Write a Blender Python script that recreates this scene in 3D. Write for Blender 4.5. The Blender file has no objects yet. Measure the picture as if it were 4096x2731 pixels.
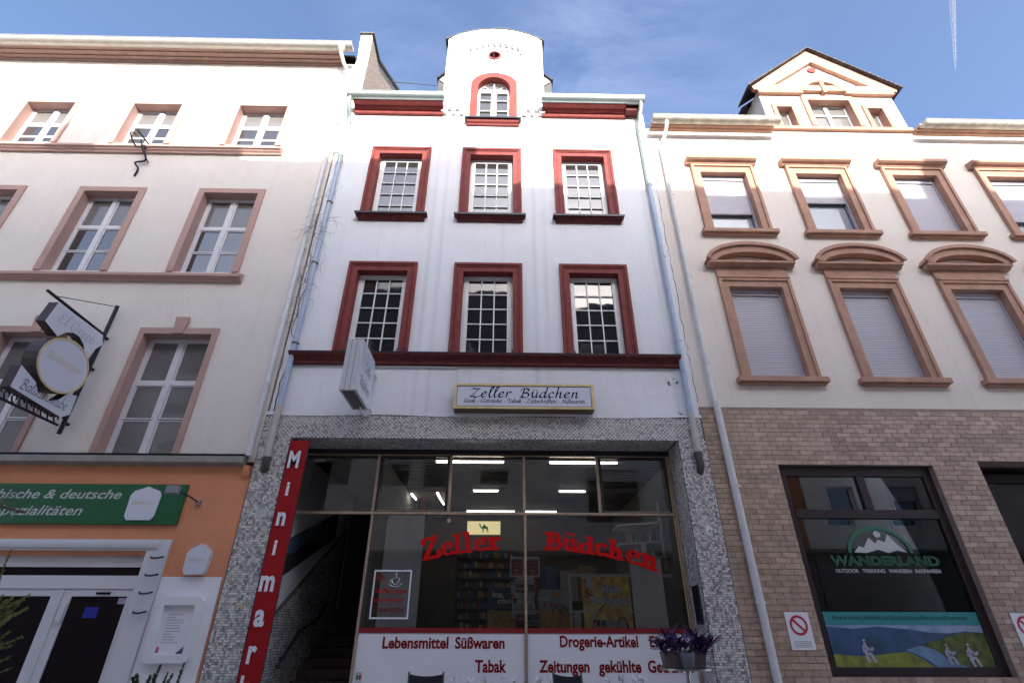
import bpy, math, random
from math import sin, cos, pi, radians
from mathutils import Vector, Matrix
from mathutils.geometry import tessellate_polygon
random.seed(7)
S = bpy.context.scene
COL = S.collection

# ------------------------------------------------------------------ camera
cam = bpy.data.cameras.new("camera"); cam.lens = 17.96; cam.sensor_width = 36.0
cam.clip_start = 0.05; cam.clip_end = 20000
co = bpy.data.objects.new("camera", cam); COL.objects.link(co)
pt, yw, rl = radians(29.694), radians(0.985), radians(0.149)
fwd = Vector((sin(yw)*cos(pt), cos(yw)*cos(pt), sin(pt)))
rt = Vector((cos(yw), -sin(yw), 0)); up = rt.cross(fwd)
rt2 = rt*cos(rl)+up*sin(rl); up2 = up*cos(rl)-rt*sin(rl)
M = Matrix((rt2, up2, -fwd)).transposed().to_4x4(); M.translation = (0, -8.5, 1.5)
co.matrix_world = M; S.camera = co

# ------------------------------------------------------------------ light
SUN_DIR = Vector((-0.20, 1.0, -0.45)).normalized()          # the way the light travels
W = bpy.data.worlds.new("World"); S.world = W; W.use_nodes = True
nt = W.node_tree; nt.nodes.clear()
sky = nt.nodes.new("ShaderNodeTexSky"); sky.sky_type = 'NISHITA'; sky.sun_disc = False
tosun = -SUN_DIR
sky.sun_elevation = math.asin(tosun.z)
sky.sun_rotation = math.atan2(tosun.x, tosun.y)
sky.air_density = 0.72; sky.dust_density = 5.5; sky.ozone_density = 3.2; sky.altitude = 100
bg = nt.nodes.new("ShaderNodeBackground"); bg.inputs[1].default_value = 0.13
out = nt.nodes.new("ShaderNodeOutputWorld")
tc = nt.nodes.new("ShaderNodeTexCoord")
mp = nt.nodes.new("ShaderNodeMapping"); mp.inputs['Rotation'].default_value = (0, 0.3, radians(32)); mp.inputs['Scale'].default_value = (1.0, 3.2, 1.6)
nz = nt.nodes.new("ShaderNodeTexNoise"); nz.inputs['Scale'].default_value = 1.7; nz.inputs['Detail'].default_value = 8; nz.inputs['Roughness'].default_value = 0.62; nz.inputs['Distortion'].default_value = 0.5
cr = nt.nodes.new("ShaderNodeValToRGB"); cr.color_ramp.elements[0].position = 0.44; cr.color_ramp.elements[1].position = 0.95
cr.color_ramp.elements[1].color = (0.8, 0.8, 0.8, 1)
mx = nt.nodes.new("ShaderNodeMix"); mx.data_type = 'RGBA'
mx.inputs[7].default_value = (3.0, 3.3, 4.3, 1)
L = nt.links.new
L(tc.outputs['Generated'], mp.inputs[0]); L(mp.outputs[0], nz.inputs['Vector']); L(nz.outputs[0], cr.inputs[0])
nz2 = nt.nodes.new("ShaderNodeTexNoise"); nz2.inputs['Scale'].default_value = 1.35; nz2.inputs['Detail'].default_value = 2
mr = nt.nodes.new("ShaderNodeMapRange"); mr.inputs[1].default_value = 0.40; mr.inputs[2].default_value = 0.66
mm_ = nt.nodes.new("ShaderNodeMath"); mm_.operation = 'MULTIPLY'
mp2 = nt.nodes.new("ShaderNodeMapping"); mp2.inputs['Location'].default_value = (0.35, 0.2, 0.1); L(tc.outputs['Generated'], mp2.inputs[0])
L(mp2.outputs[0], nz2.inputs['Vector']); L(nz2.outputs[0], mr.inputs[0]); L(mr.outputs[0], mm_.inputs[0]); L(cr.outputs[0], mm_.inputs[1]); L(mm_.outputs[0], mx.inputs[0]); L(sky.outputs[0], mx.inputs[6]); L(mx.outputs[2], bg.inputs[0]); L(bg.outputs[0], out.inputs[0])

sd = bpy.data.lights.new("sun", 'SUN'); sd.energy = 2.8; sd.angle = radians(0.5); sd.color = (1.0, 0.93, 0.84)
so = bpy.data.objects.new("sun", sd); COL.objects.link(so); so.location = (6, -30, 40)
so.rotation_euler = SUN_DIR.to_track_quat('-Z', 'Y').to_euler()
S.view_settings.view_transform = 'Standard'; S.view_settings.look = 'None'
S.view_settings.exposure = 1.9; S.view_settings.gamma = 1.0; S.view_settings.use_curve_mapping = False
S.render.engine = 'CYCLES'
S.cycles.use_denoising = True
S.cycles.max_bounces = 8; S.cycles.diffuse_bounces = 5; S.cycles.transparent_max_bounces = 16
S.cycles.caustics_reflective = False; S.cycles.caustics_refractive = False
S.cycles.sample_clamp_indirect = 4.0

# ------------------------------------------------------------------ materials
MATS = {}
def mat(name, col, rough=0.7, metal=0.0, var=0.0, vs=6.0, bump=0.0, bs=60.0, spec=0.5, ior=1.5, emit=None, es=0.0,
        streak=0.0, perobj=0.0, tint=None):
    if name in MATS: return MATS[name]
    m = bpy.data.materials.new(name); m.use_nodes = True; MATS[name] = m
    n = m.node_tree; p = n.nodes['Principled BSDF']
    p.inputs['Base Color'].default_value = (*col, 1); p.inputs['Roughness'].default_value = rough
    p.inputs['Metallic'].default_value = metal; p.inputs['IOR'].default_value = ior
    p.inputs['Specular IOR Level'].default_value = spec
    if emit:
        p.inputs['Emission Color'].default_value = (*emit, 1); p.inputs['Emission Strength'].default_value = es
    K = n.links.new; geo = n.nodes.new("ShaderNodeNewGeometry")
    cur = None
    def mixin(fac_out, dark):
        nonlocal cur
        mm = n.nodes.new("ShaderNodeMix"); mm.data_type = 'RGBA'; mm.blend_type = 'MIX'
        if cur is None: mm.inputs[6].default_value = (*col, 1)
        else: K(cur, mm.inputs[6])
        mm.inputs[7].default_value = (*dark, 1); K(fac_out, mm.inputs[0]); cur = mm.outputs[2]
    if var > 0:
        a = n.nodes.new("ShaderNodeTexNoise"); a.inputs['Scale'].default_value = vs; a.inputs['Detail'].default_value = 7
        a.inputs['Roughness'].default_value = 0.6; K(geo.outputs['Position'], a.inputs['Vector'])
        r = n.nodes.new("ShaderNodeMapRange"); r.inputs[1].default_value = 0.38; r.inputs[2].default_value = 0.72
        r.inputs[3].default_value = 0; r.inputs[4].default_value = 1; K(a.outputs[0], r.inputs[0])
        d = tuple(c*(1-var) for c in col) if tint is None else tint
        mixin(r.outputs[0], d)
        rr = n.nodes.new("ShaderNodeMapRange"); rr.inputs[3].default_value = rough*0.85; rr.inputs[4].default_value = min(1, rough*1.15)
        K(a.outputs[0], rr.inputs[0]); K(rr.outputs[0], p.inputs['Roughness'])
    if streak > 0:
        mpp = n.nodes.new("ShaderNodeMapping"); mpp.inputs['Scale'].default_value = (9, 9, 0.35)
        K(geo.outputs['Position'], mpp.inputs[0])
        a = n.nodes.new("ShaderNodeTexNoise"); a.inputs['Scale'].default_value = 1.0; a.inputs['Detail'].default_value = 6; a.inputs['Distortion'].default_value = .4
        K(mpp.outputs[0], a.inputs['Vector'])
        r = n.nodes.new("ShaderNodeMapRange"); r.inputs[1].default_value = 0.55; r.inputs[2].default_value = 0.85
        r.inputs[4].default_value = streak*2; K(a.outputs[0], r.inputs[0])
        mixin(r.outputs[0], (col[0]*.52, col[1]*.49, col[2]*.47))
    if perobj > 0:
        oi = n.nodes.new("ShaderNodeObjectInfo"); h = n.nodes.new("ShaderNodeHueSaturation")
        r = n.nodes.new("ShaderNodeMapRange"); r.inputs[3].default_value = 1-perobj; r.inputs[4].default_value = 1+perobj
        K(oi.outputs['Random'], r.inputs[0]); K(r.outputs[0], h.inputs['Value'])
        if cur is None: h.inputs['Color'].default_value = (*col, 1)
        else: K(cur, h.inputs['Color'])
        cur = h.outputs[0]
    if cur is not None: K(cur, p.inputs['Base Color'])
    if bump > 0:
        b = n.nodes.new("ShaderNodeBump"); b.inputs['Strength'].default_value = bump; b.inputs['Distance'].default_value = 0.02
        a = n.nodes.new("ShaderNodeTexNoise"); a.inputs['Scale'].default_value = bs; a.inputs['Detail'].default_value = 5
        K(geo.outputs['Position'], a.inputs['Vector']); K(a.outputs[0], b.inputs['Height']); K(b.outputs[0], p.inputs['Normal'])
    return m

STUCCO = mat('white_stucco', (.80, .80, .82), .85, var=.06, vs=1.3, bump=.28, bs=9, streak=.11)
def rain_bands(m, xs_, hw):
    n = m.node_tree; p = n.nodes['Principled BSDF']; K = n.links.new
    src = p.inputs['Base Color'].links[0].from_socket
    g = n.nodes.new("ShaderNodeNewGeometry"); sp = n.nodes.new("ShaderNodeSeparateXYZ"); K(g.outputs['Position'], sp.inputs[0])
    mr_ = n.nodes.new("ShaderNodeMapRange"); mr_.inputs[1].default_value = -4.2; mr_.inputs[2].default_value = 3.6; K(sp.outputs[0], mr_.inputs[0])
    rp = n.nodes.new("ShaderNodeValToRGB"); el = rp.color_ramp.elements; el[0].color = (0, 0, 0, 1); el[1].color = (0, 0, 0, 1)
    for x, q in xs_:
        for dx, v in ((-hw, 0), (0, q), (hw, 0)):
            e = el.new((x+dx+4.2)/7.8); e.color = (v, v, v, 1)
    K(mr_.outputs[0], rp.inputs[0])
    mz = n.nodes.new("ShaderNodeMapRange"); mz.inputs[1].default_value = 13.0; mz.inputs[2].default_value = 9.5; K(sp.outputs[2], mz.inputs[0])
    mq = n.nodes.new("ShaderNodeMapping"); mq.inputs['Scale'].default_value = (16, 16, .5); K(g.outputs['Position'], mq.inputs[0])
    nn = n.nodes.new("ShaderNodeTexNoise"); nn.inputs['Scale'].default_value = 1; nn.inputs['Detail'].default_value = 5; K(mq.outputs[0], nn.inputs['Vector'])
    a = n.nodes.new("ShaderNodeMath"); a.operation = 'MULTIPLY'; K(rp.outputs[0], a.inputs[0]); K(mz.outputs[0], a.inputs[1])
    b = n.nodes.new("ShaderNodeMath"); b.operation = 'MULTIPLY'; K(a.outputs[0], b.inputs[0]); K(nn.outputs[0], b.inputs[1])
    mm = n.nodes.new("ShaderNodeMix"); mm.data_type = 'RGBA'; mm.inputs[7].default_value = (.36, .34, .34, 1); K(b.outputs[0], mm.inputs[0]); K(src, mm.inputs[6]); K(mm.outputs[2], p.inputs['Base Color'])
rain_bands(STUCCO, ((-1.62, .45), (-1.38, .35), (-.05, .25), (.62, .5), (.84, .35), (3.15, .4)), .07)
STUCCO2 = mat('dormer_stucco', (.82, .82, .82), .85, var=.05, vs=2, bump=.3, bs=16, streak=.06)
STUCCO_L = mat('warm_stucco', (.76, .70, .635), .9, var=.06, vs=1.2, bump=.5, bs=35, streak=.08)
STUCCO_R = mat('cream_stucco', (.78, .71, .635), .9, var=.06, vs=1.0, bump=.3, bs=25, streak=.1)
ORANGE = mat('orange_stucco', (.74, .30, .15), .85, var=.12, vs=1.1, bump=.3, bs=30, streak=.08)
ROUGHCAST = mat('rough_render', (.48, .40, .33), .95, var=.55, vs=11, bump=1.0, bs=18, tint=(.20, .165, .14))
RED = mat('red_paint', (.235, .042, .036), .65, spec=.3, var=.3, vs=9, bump=.2, bs=35, streak=.3)
REDD = mat('red_paint_weathered', (.15, .032, .028), .65, spec=.3, var=.45, vs=9, bump=.2, bs=40, streak=.3)
MAUVE = mat('dusky_pink_paint', (.47, .30, .255), .75, var=.1, vs=3, bump=.15, bs=40)
PEACH = mat('peach_sandstone', (.47, .27, .19), .8, var=.25, vs=4, bump=.2, bs=40, streak=.12)
ZINC = mat('zinc', (.33, .38, .375), .42, metal=.55, var=.35, vs=7, bump=.1, bs=20, streak=.15, tint=(.33, .42, .39))
PIPEBLUE = mat('blue_grey_pipe', (.42, .50, .62), .5, var=.2, vs=6, bump=.1, bs=15, streak=.15)
PIPEWHITE = mat('white_pipe', (.70, .69, .68), .5, var=.12, vs=6, streak=.1)
PIPECREAM = mat('cream_pipe', (.55, .50, .46), .55, var=.15, vs=6, streak=.2)
IRONP = mat('cast_iron_pipe', (.10, .085, .075), .5, metal=.3, var=.4, vs=20)
DARKMETAL = mat('dark_flashing', (.035, .035, .045), .35, metal=.5, var=.3, vs=10)
SLATE = mat('slate', (.06, .058, .062), .6, var=.35, vs=12, bump=.3, bs=40, perobj=.35)
PVC = mat('white_window_frame', (.78, .78, .77), .35, var=.05, vs=5)
PVCL = mat('white_timber_frame', (.66, .66, .68), .45, var=.06, vs=5)
BRONZE = mat('bronze_aluminium', (.50, .37, .27), .4, metal=.5, var=.25, vs=8)
BROWNF = mat('dark_brown_frame', (.03, .018, .02), .4, var=.2, vs=6)
WHITEP = mat('white_panel', (.82, .82, .85), .3, var=.05, vs=1.5)
REDV = mat('red_vinyl', (.62, .004, .004), .6, spec=.15)
REDD2 = mat('dark_red_lettering', (.22, .006, .008), .5, spec=.2)
NAVY = mat('navy_lettering', (.006, .006, .022), .7, spec=.1)
GOLD = mat('brass_frame', (.78, .58, .27), .4, metal=.15, var=.25, vs=6)
SIGNW = mat('sign_white', (.66, .68, .75), .25, var=.03, vs=2)
GREENS = mat('green_sign', (.008, .11, .035), .35, var=.1, vs=2)
IRON = mat('wrought_iron', (.022, .018, .028), .5, metal=.3, var=.2, vs=20)
BLACK = mat('black_gap', (.008, .007, .007), .8)
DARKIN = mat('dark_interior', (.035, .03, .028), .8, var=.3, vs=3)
GROUT = mat('grout', (.17, .14, .135), .95, var=.4, vs=8, bump=.4, bs=80)
TILE = [mat('mosaic_tile_'+n, c, .38, var=.15, vs=40) for n, c in (('pale', (.80, .765, .73)), ('light', (.64, .61, .585)), ('mid', (.44, .415, .40)), ('grey', (.27, .25, .245)), ('dark', (.15, .13, .13)))]
BRICK = mat('glazed_brick', (.50, .36, .26), .5, var=.3, vs=9, bump=.15, bs=40, perobj=.15)
MORTAR = mat('mortar', (.34, .25, .20), .95, var=.3, vs=10, bump=.3, bs=60)
SHUTTER = mat('roller_shutter', (.47, .455, .50), .5, var=.05, vs=3)
ASPHALT = mat('asphalt', (.58, .54, .49), .9, var=.3, vs=30, bump=.4, bs=90)
PAVE = mat('pavement', (.62, .58, .53), .85, var=.25, vs=5, bump=.3, bs=50)
SHEET = mat('white_sheet', (.85, .86, .90), .6, var=.08, vs=2)
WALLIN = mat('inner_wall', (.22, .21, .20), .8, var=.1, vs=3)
BARK = mat('dry_vine', (.10, .07, .055), .9)
def pane_mat(name, col, ior=2.0, wob=.015):
    m = mat(name, col, .03, ior=ior); n = m.node_tree; p = n.nodes['Principled BSDF']
    geo = n.nodes.new("ShaderNodeNewGeometry"); a = n.nodes.new("ShaderNodeTexNoise"); a.inputs['Scale'].default_value = 2.2; a.inputs['Detail'].default_value = 1
    b = n.nodes.new("ShaderNodeBump"); b.inputs['Strength'].default_value = wob*8; b.inputs['Distance'].default_value = .05
    n.links.new(geo.outputs['Position'], a.inputs['Vector']); n.links.new(a.outputs[0], b.inputs['Height']); n.links.new(b.outputs[0], p.inputs['Normal'])
    return m
PANE = pane_mat('window_pane', (.03, .03, .032), 2.2, .006)
PANE_1 = pane_mat('first_floor_pane', (.018, .017, .018), 1.62, .008)
PANE_C = pane_mat('curtained_pane', (.16, .155, .15), 1.7, .008)
PANE_D = pane_mat('dark_pane', (.015, .009, .010), 1.4, .008)
def clear_glass(name, ior=1.6):
    m = bpy.data.materials.new(name); m.use_nodes = True; n = m.node_tree; n.nodes.clear()
    o = n.nodes.new("ShaderNodeOutputMaterial"); mxs = n.nodes.new("ShaderNodeMixShader"); t = n.nodes.new("ShaderNodeBsdfTransparent")
    g = n.nodes.new("ShaderNodeBsdfGlossy"); g.inputs['Roughness'].default_value = .0
    fr = n.nodes.new("ShaderNodeFresnel"); fr.inputs[0].default_value = ior
    t.inputs[0].default_value = (.95, .96, .95, 1)
    n.links.new(fr.outputs[0], mxs.inputs[0]); n.links.new(t.outputs[0], mxs.inputs[1]); n.links.new(g.outputs[0], mxs.inputs[2]); n.links.new(mxs.outputs[0], o.inputs[0])
    MATS[name] = m; return m
GLASS = clear_glass('shop_glass', 1.62)
TUBE = mat('lit_tube', (.9, .9, .9), .5, emit=(1.0, .93, .82), es=2.2)
def flat(name, c, r=.6): return mat(name, c, r)

# ------------------------------------------------------------------ builders
class MB:
    def __init__(s): s.v = []; s.f = []; s.m = []
    def add(s, vs, fs, m=0):
        o = len(s.v); s.v += [tuple(v) for v in vs]; s.f += [tuple(i+o for i in f) for f in fs]; s.m += [m]*len(fs); return s
    def box(s, x0, x1, y0, y1, z0, z1, m=0):
        return s.add([(x0,y0,z0),(x1,y0,z0),(x1,y1,z0),(x0,y1,z0),(x0,y0,z1),(x1,y0,z1),(x1,y1,z1),(x0,y1,z1)],
                     [(0,3,2,1),(4,5,6,7),(0,1,5,4),(1,2,6,5),(2,3,7,6),(3,0,4,7)], m)
    def prism(s, loops, a, b, ax, m=0):
        """loops: [outer, hole...] of 2-D points; ax 'y': points (x,z) extruded a..b in y; 'x': points (y,z); 'z': points (x,y)"""
        if not isinstance(loops[0][0], (tuple, list)): loops = [loops]
        def P3(p, d): return (p[0], d, p[1]) if ax == 'y' else ((d, p[0], p[1]) if ax == 'x' else (p[0], p[1], d))
        flatp = [p for l in loops for p in l]
        tr = tessellate_polygon([[Vector((p[0], p[1], 0)) for p in l] for l in loops])
        n = len(flatp)
        vs = [P3(p, a) for p in flatp]+[P3(p, b) for p in flatp]
        fs = [tuple(t) for t in tr]+[tuple(i+n for i in reversed(t)) for t in tr]
        o = 0
        for l in loops:
            k = len(l)
            for i in range(k): j = (i+1) % k; fs.append((o+i, o+j, o+j+n, o+i+n))
            o += k
        return s.add(vs, fs, m)
    def tube(s, pts, r, n=8, m=0, caps=True):
        pts = [Vector(p) for p in pts]; rs = r if isinstance(r, (list, tuple)) else [r]*len(pts)
        rings = []
        pn = None
        for i, p in enumerate(pts):
            t = (pts[min(i+1, len(pts)-1)]-pts[max(i-1, 0)]).normalized()
            if pn is None: pn = t.orthogonal().normalized()
            pn = (pn-t*pn.dot(t)).normalized(); bn = t.cross(pn)
            rings.append([p+(pn*cos(2*pi*k/n)+bn*sin(2*pi*k/n))*rs[i] for k in range(n)])
        vs = [v for q in rings for v in q]; fs = []
        for i in range(len(rings)-1):
            for k in range(n): k2 = (k+1) % n; fs.append((i*n+k, i*n+k2, (i+1)*n+k2, (i+1)*n+k))
        if caps: fs.append(tuple(reversed(range(n)))); fs.append(tuple((len(rings)-1)*n+k for k in range(n)))
        return s.add(vs, fs, m)
    def lathe(s, prof, c, n=24, m=0):
        vs = []; fs = []
        for (r, z) in prof: vs += [(c[0]+r*cos(2*pi*k/n), c[1]+r*sin(2*pi*k/n), c[2]+z) for k in range(n)]
        for i in range(len(prof)-1):
            for k in range(n): k2 = (k+1) % n; fs.append((i*n+k, i*n+k2, (i+1)*n+k2, (i+1)*n+k))
        fs.append(tuple(reversed(range(n)))); fs.append(tuple((len(prof)-1)*n+k for k in range(n)))
        return s.add(vs, fs, m)
    def mesh(s, name, mats, origin=(0,0,0)):
        me = bpy.data.meshes.new(name); ox, oy, oz = origin
        me.from_pydata([(x-ox, y-oy, z-oz) for x, y, z in s.v], [], s.f)
        ml = mats if isinstance(mats, (list, tuple)) else [mats]
        for q in ml: me.materials.append(q)
        if len(ml) > 1: me.polygons.foreach_set('material_index', s.m)
        me.update(); return me

ORG = {}
def link(name, data, parent, origin):
    o = bpy.data.objects.new(name, data); COL.objects.link(o)
    if parent is not None:
        po = ORG[parent.name]; o.parent = parent; o.location = (origin[0]-po[0], origin[1]-po[1], origin[2]-po[2])
    else: o.location = origin
    ORG[o.name] = tuple(origin); return o
def put(name, mb, mats, parent=None, origin=None, bevel=0, smooth=False, label=None, kind=None):
    if origin is None: origin = ORG[parent.name] if parent is not None else (0, 0, 0)
    me = mb.mesh(name, mats, origin); o = link(name, me, parent, origin)
    if smooth:
        me.polygons.foreach_set('use_smooth', [True]*len(me.polygons))
        me.set_sharp_from_angle(angle=radians(40))
    if bevel:
        b = o.modifiers.new('bevel', 'BEVEL'); b.width = bevel; b.segments = 1; b.limit_method = 'ANGLE'
    if label: o['label'] = label
    if kind: o['kind'] = kind
    return o
def inst(name, me, parent, at):
    return link(name, me, parent, at)
def thing(name, loc, label, cat, group=None):
    o = link(name, None, None, loc); o['label'] = label; o['category'] = cat
    if group: o['group'] = group
    return o
def tag(o, label, cat, group=None):
    o['label'] = label; o['category'] = cat
    if group: o['group'] = group
    return o
def copy_thing(src, dloc, label, rotz=None):
    r = src.copy(); COL.objects.link(r); r.location = dloc; r['label'] = label; ORG[r.name] = tuple(dloc)
    if rotz is not None: r.rotation_euler = (0, 0, rotz)
    for ch in list(src.children):
        c = ch.copy(); COL.objects.link(c); c.parent = r
        for g in list(ch.children):
            d = g.copy(); COL.objects.link(d); d.parent = c
    return r
def rect(x0, x1, z0, z1): return [(x0, z0), (x1, z0), (x1, z1), (x0, z1)]
def arc(cx, cz, rx, rz, a0, a1, n): return [(cx+rx*cos(radians(a0+(a1-a0)*i/n)), cz+rz*sin(radians(a0+(a1-a0)*i/n))) for i in range(n+1)]

# ---- lettering: Blender's own font
def text(name, body, x0, x1, base, cap, y, m, parent, bold=0.0, shear=0.0, ext=.0012, align='L', org=None, sp=1.0):
    """upper-left-to-right lettering on a plane facing -y; x0..x1 is the run, cap the capital height"""
    cu = bpy.data.curves.new('t', 'FONT'); cu.body = body; cu.size = 1.0; cu.offset = bold; cu.shear = shear; cu.resolution_u = 3; cu.space_character = sp
    cu.extrude = 0.0; cu.fill_mode = 'FRONT'
    to = bpy.data.objects.new('t', cu); me0 = bpy.data.meshes.new_from_object(to)
    vs = [tuple(v.co) for v in me0.vertices]; fs = [tuple(p.vertices) for p in me0.polygons]
    bpy.data.objects.remove(to); bpy.data.curves.remove(cu); bpy.data.meshes.remove(me0)
    if not vs: return None
    mnx = min(v[0] for v in vs); mxx = max(v[0] for v in vs)
    sz = cap/(.682+2*bold); sx = (x1-x0)/(mxx-mnx) if x1 is not None else sz
    mb = MB(); mb.add([(x0+(v[0]-mnx)*sx, y, base+(v[1]+bold)*sz) for v in vs], fs)
    return put(name, mb, m, parent, org)
# ---- lettering: pen strokes for the script and poster faces
GL = {
'Z': (.72, [[(.05,.70),(.16,.79),(.4,.74),(.64,.79)], [(.64,.79),(.33,.4),(.02,.03)], [(.02,.03),(.25,.06),(.48,.0),(.72,.1)]]),
'e': (.46, [[(.08,.25),(.28,.30),(.38,.41),(.28,.5),(.13,.42),(.06,.2),(.15,.02),(.28,.02),(.42,.12)]]),
'l': (.31, [[(.06,.22),(.24,.6),(.33,.86),(.26,.96),(.17,.8),(.11,.3),(.13,.05),(.22,.0),(.32,.09)]]),
'r': (.40, [[(.12,.5),(.11,.25),(.09,0)], [(.10,.22),(.2,.42),(.33,.5),(.41,.42)]]),
'B': (.64, [[(.2,.76),(.16,.4),(.10,0)], [(-.02,.6),(.1,.78),(.38,.81),(.52,.68),(.42,.5),(.22,.42)], [(.22,.42),(.48,.38),(.55,.2),(.42,.03),(.2,0),(.0,.08)]]),
'u': (.52, [[(.02,.42),(.12,.5),(.09,.2),(.14,.03),(.26,.02),(.38,.17)], [(.43,.5),(.38,.12),(.42,.01),(.52,.08)]]),
'd': (.54, [[(.42,.42),(.28,.5),(.11,.38),(.05,.14),(.15,.01),(.29,.08),(.4,.3)], [(.53,.95),(.44,.5),(.39,.1),(.44,.0),(.53,.08)]]),
'c': (.42, [[(.38,.41),(.27,.5),(.12,.38),(.06,.16),(.15,.01),(.36,.09)]]),
'h': (.54, [[(.21,.95),(.13,.45),(.07,0)], [(.1,.22),(.24,.45),(.38,.48),(.38,.3),(.35,.08),(.42,0),(.52,.08)]]),
'n': (.53, [[(.11,.5),(.09,.25),(.06,0)], [(.08,.25),(.22,.46),(.36,.48),(.37,.3),(.34,.08),(.4,.0),(.51,.08)]]),
'K': (.57, [[(.2,.78),(.15,.4),(.1,0)], [(.54,.78),(.36,.52),(.17,.38)], [(.17,.38),(.36,.12),(.58,.0)]]),
'i': (.24, [[(.12,.5),(.08,.1),(.13,0),(.23,.08)], [(.13,.68),(.17,.66)]]),
'o': (.45, [[(.25,.5),(.1,.38),(.05,.16),(.15,.01),(.32,.1),(.39,.34),(.25,.5)]]),
's': (.37, [[(.34,.43),(.23,.5),(.12,.41),(.2,.28),(.3,.16),(.22,.02),(.03,.07)]]),
'k': (.45, [[(.19,.95),(.11,.45),(.05,0)], [(.09,.24),(.26,.46),(.34,.40),(.26,.27),(.12,.24)], [(.16,.24),(.3,.07),(.44,.02)]]),
'-': (.32, [[(.05,.26),(.25,.26)]]), ' ': (.30, []),
'G': (.68, [[(.58,.64),(.42,.8),(.18,.68),(.06,.34),(.18,.03),(.4,.02),(.54,.26)], [(.34,.33),(.62,.33)]]),
't': (.31, [[(.17,.68),(.1,.12),(.15,0),(.28,.08)], [(.02,.48),(.29,.49)]]),
'a': (.51, [[(.40,.42),(.28,.5),(.11,.38),(.05,.14),(.15,.01),(.29,.1),(.39,.3)], [(.43,.5),(.38,.1),(.42,.0),(.51,.08)]]),
'T': (.58, [[(.0,.66),(.12,.79),(.38,.74),(.64,.80)], [(.36,.76),(.31,.4),(.26,0)]]),
'b': (.45, [[(.19,.95),(.12,.5),(.07,.1)], [(.07,.1),(.2,0),(.36,.14),(.39,.38),(.27,.48),(.1,.3)]]),
'f': (.33, [[(.42,.88),(.32,.96),(.23,.8),(.14,.2),(.07,-.15),(-.04,-.2)], [(.05,.48),(.33,.49)]]),
'S': (.52, [[(.48,.68),(.32,.8),(.15,.68),(.22,.46),(.4,.3),(.35,.06),(.16,0),(.02,.12)]]),
'ß': (.52, [[(.03,-.15),(.12,.3),(.18,.75),(.3,.92),(.43,.78),(.28,.5),(.43,.3),(.38,.06),(.24,.02)]]),
'w': (.70, [[(.03,.43),(.12,.48),(.1,.1),(.2,.0),(.32,.2),(.35,.48)], [(.35,.48),(.34,.1),(.44,0),(.58,.22),(.62,.5)]]),
'E': (.56, [[(.5,.72),(.3,.8),(.14,.66),(.26,.44),(.4,.43)], [(.26,.44),(.06,.28),(.12,.04),(.32,.0),(.54,.12)]]),
'P': (.52, [[(.2,.76),(.16,.4),(.10,0)], [(.0,.64),(.16,.8),(.42,.79),(.5,.6),(.36,.42),(.18,.4)]]),
}
GL['g'] = (.5, [[(.40,.42),(.28,.5),(.11,.38),(.05,.14),(.15,.01),(.29,.1),(.39,.3)], [(.43,.5),(.38,-.1),(.25,-.25),(.05,-.15)]])
def uml(ch): a, st = GL[ch]; return (a, st+[[(.15,.66),(.19,.64)], [(.35,.66),(.39,.64)]])
GL['ü'] = uml('u'); GL['ä'] = uml('a')
SERIF = {'l': (.40, [[(.18,.84),(.18,.4),(.18,.04)], [(.04,.82),(.16,.84)], [(.04,.03),(.34,.03)]]),
'Z': (.72, [[(.10,.60),(.10,.74),(.36,.76),(.62,.78)], [(.60,.76),(.33,.4),(.08,.04)], [(.06,.04),(.36,.04),(.6,.02),(.64,.2)]]),
'e': (.56, [[(.12,.28),(.3,.27),(.48,.28)], [(.47,.30),(.41,.45),(.27,.48),(.12,.38),(.09,.2),(.17,.05),(.32,.01),(.50,.08)]]),
'r': (.44, [[(.16,.5),(.16,.25),(.16,.03)], [(.03,.47),(.14,.48)], [(.03,.03),(.30,.03)], [(.17,.3),(.25,.44),(.37,.44)]]),
'B': (.66, [[(.18,.76),(.18,.4),(.18,.04)], [(.02,.76),(.3,.77),(.48,.70),(.46,.5),(.2,.42)], [(.2,.42),(.52,.38),(.55,.16),(.4,.04),(.02,.03)]]),
'ü': (.60, [[(.13,.47),(.13,.2),(.22,.05),(.36,.07),(.44,.2)], [(.46,.47),(.46,.25),(.47,.03)], [(.02,.47),(.12,.47)], [(.35,.47),(.44,.47)], [(.48,.03),(.58,.03)], [(.16,.70),(.18,.70)], [(.38,.70),(.40,.70)]]),
'd': (.60, [[(.42,.42),(.26,.47),(.1,.36),(.08,.16),(.18,.04),(.32,.05),(.43,.2)], [(.46,.82),(.46,.4),(.47,.04)], [(.34,.81),(.44,.82)], [(.48,.03),(.58,.03)]]),
'c': (.48, [[(.40,.38),(.28,.47),(.12,.38),(.09,.16),(.2,.03),(.42,.10)]]),
'h': (.62, [[(.16,.84),(.16,.4),(.16,.03)], [(.03,.82),(.14,.84)], [(.03,.03),(.28,.03)], [(.18,.32),(.3,.46),(.43,.42),(.45,.2),(.45,.03)], [(.36,.03),(.58,.03)]]),
'n': (.62, [[(.16,.48),(.16,.25),(.16,.03)], [(.03,.47),(.14,.48)], [(.03,.03),(.28,.03)], [(.18,.32),(.3,.46),(.43,.42),(.45,.2),(.45,.03)], [(.36,.03),(.58,.03)]])}
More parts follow.
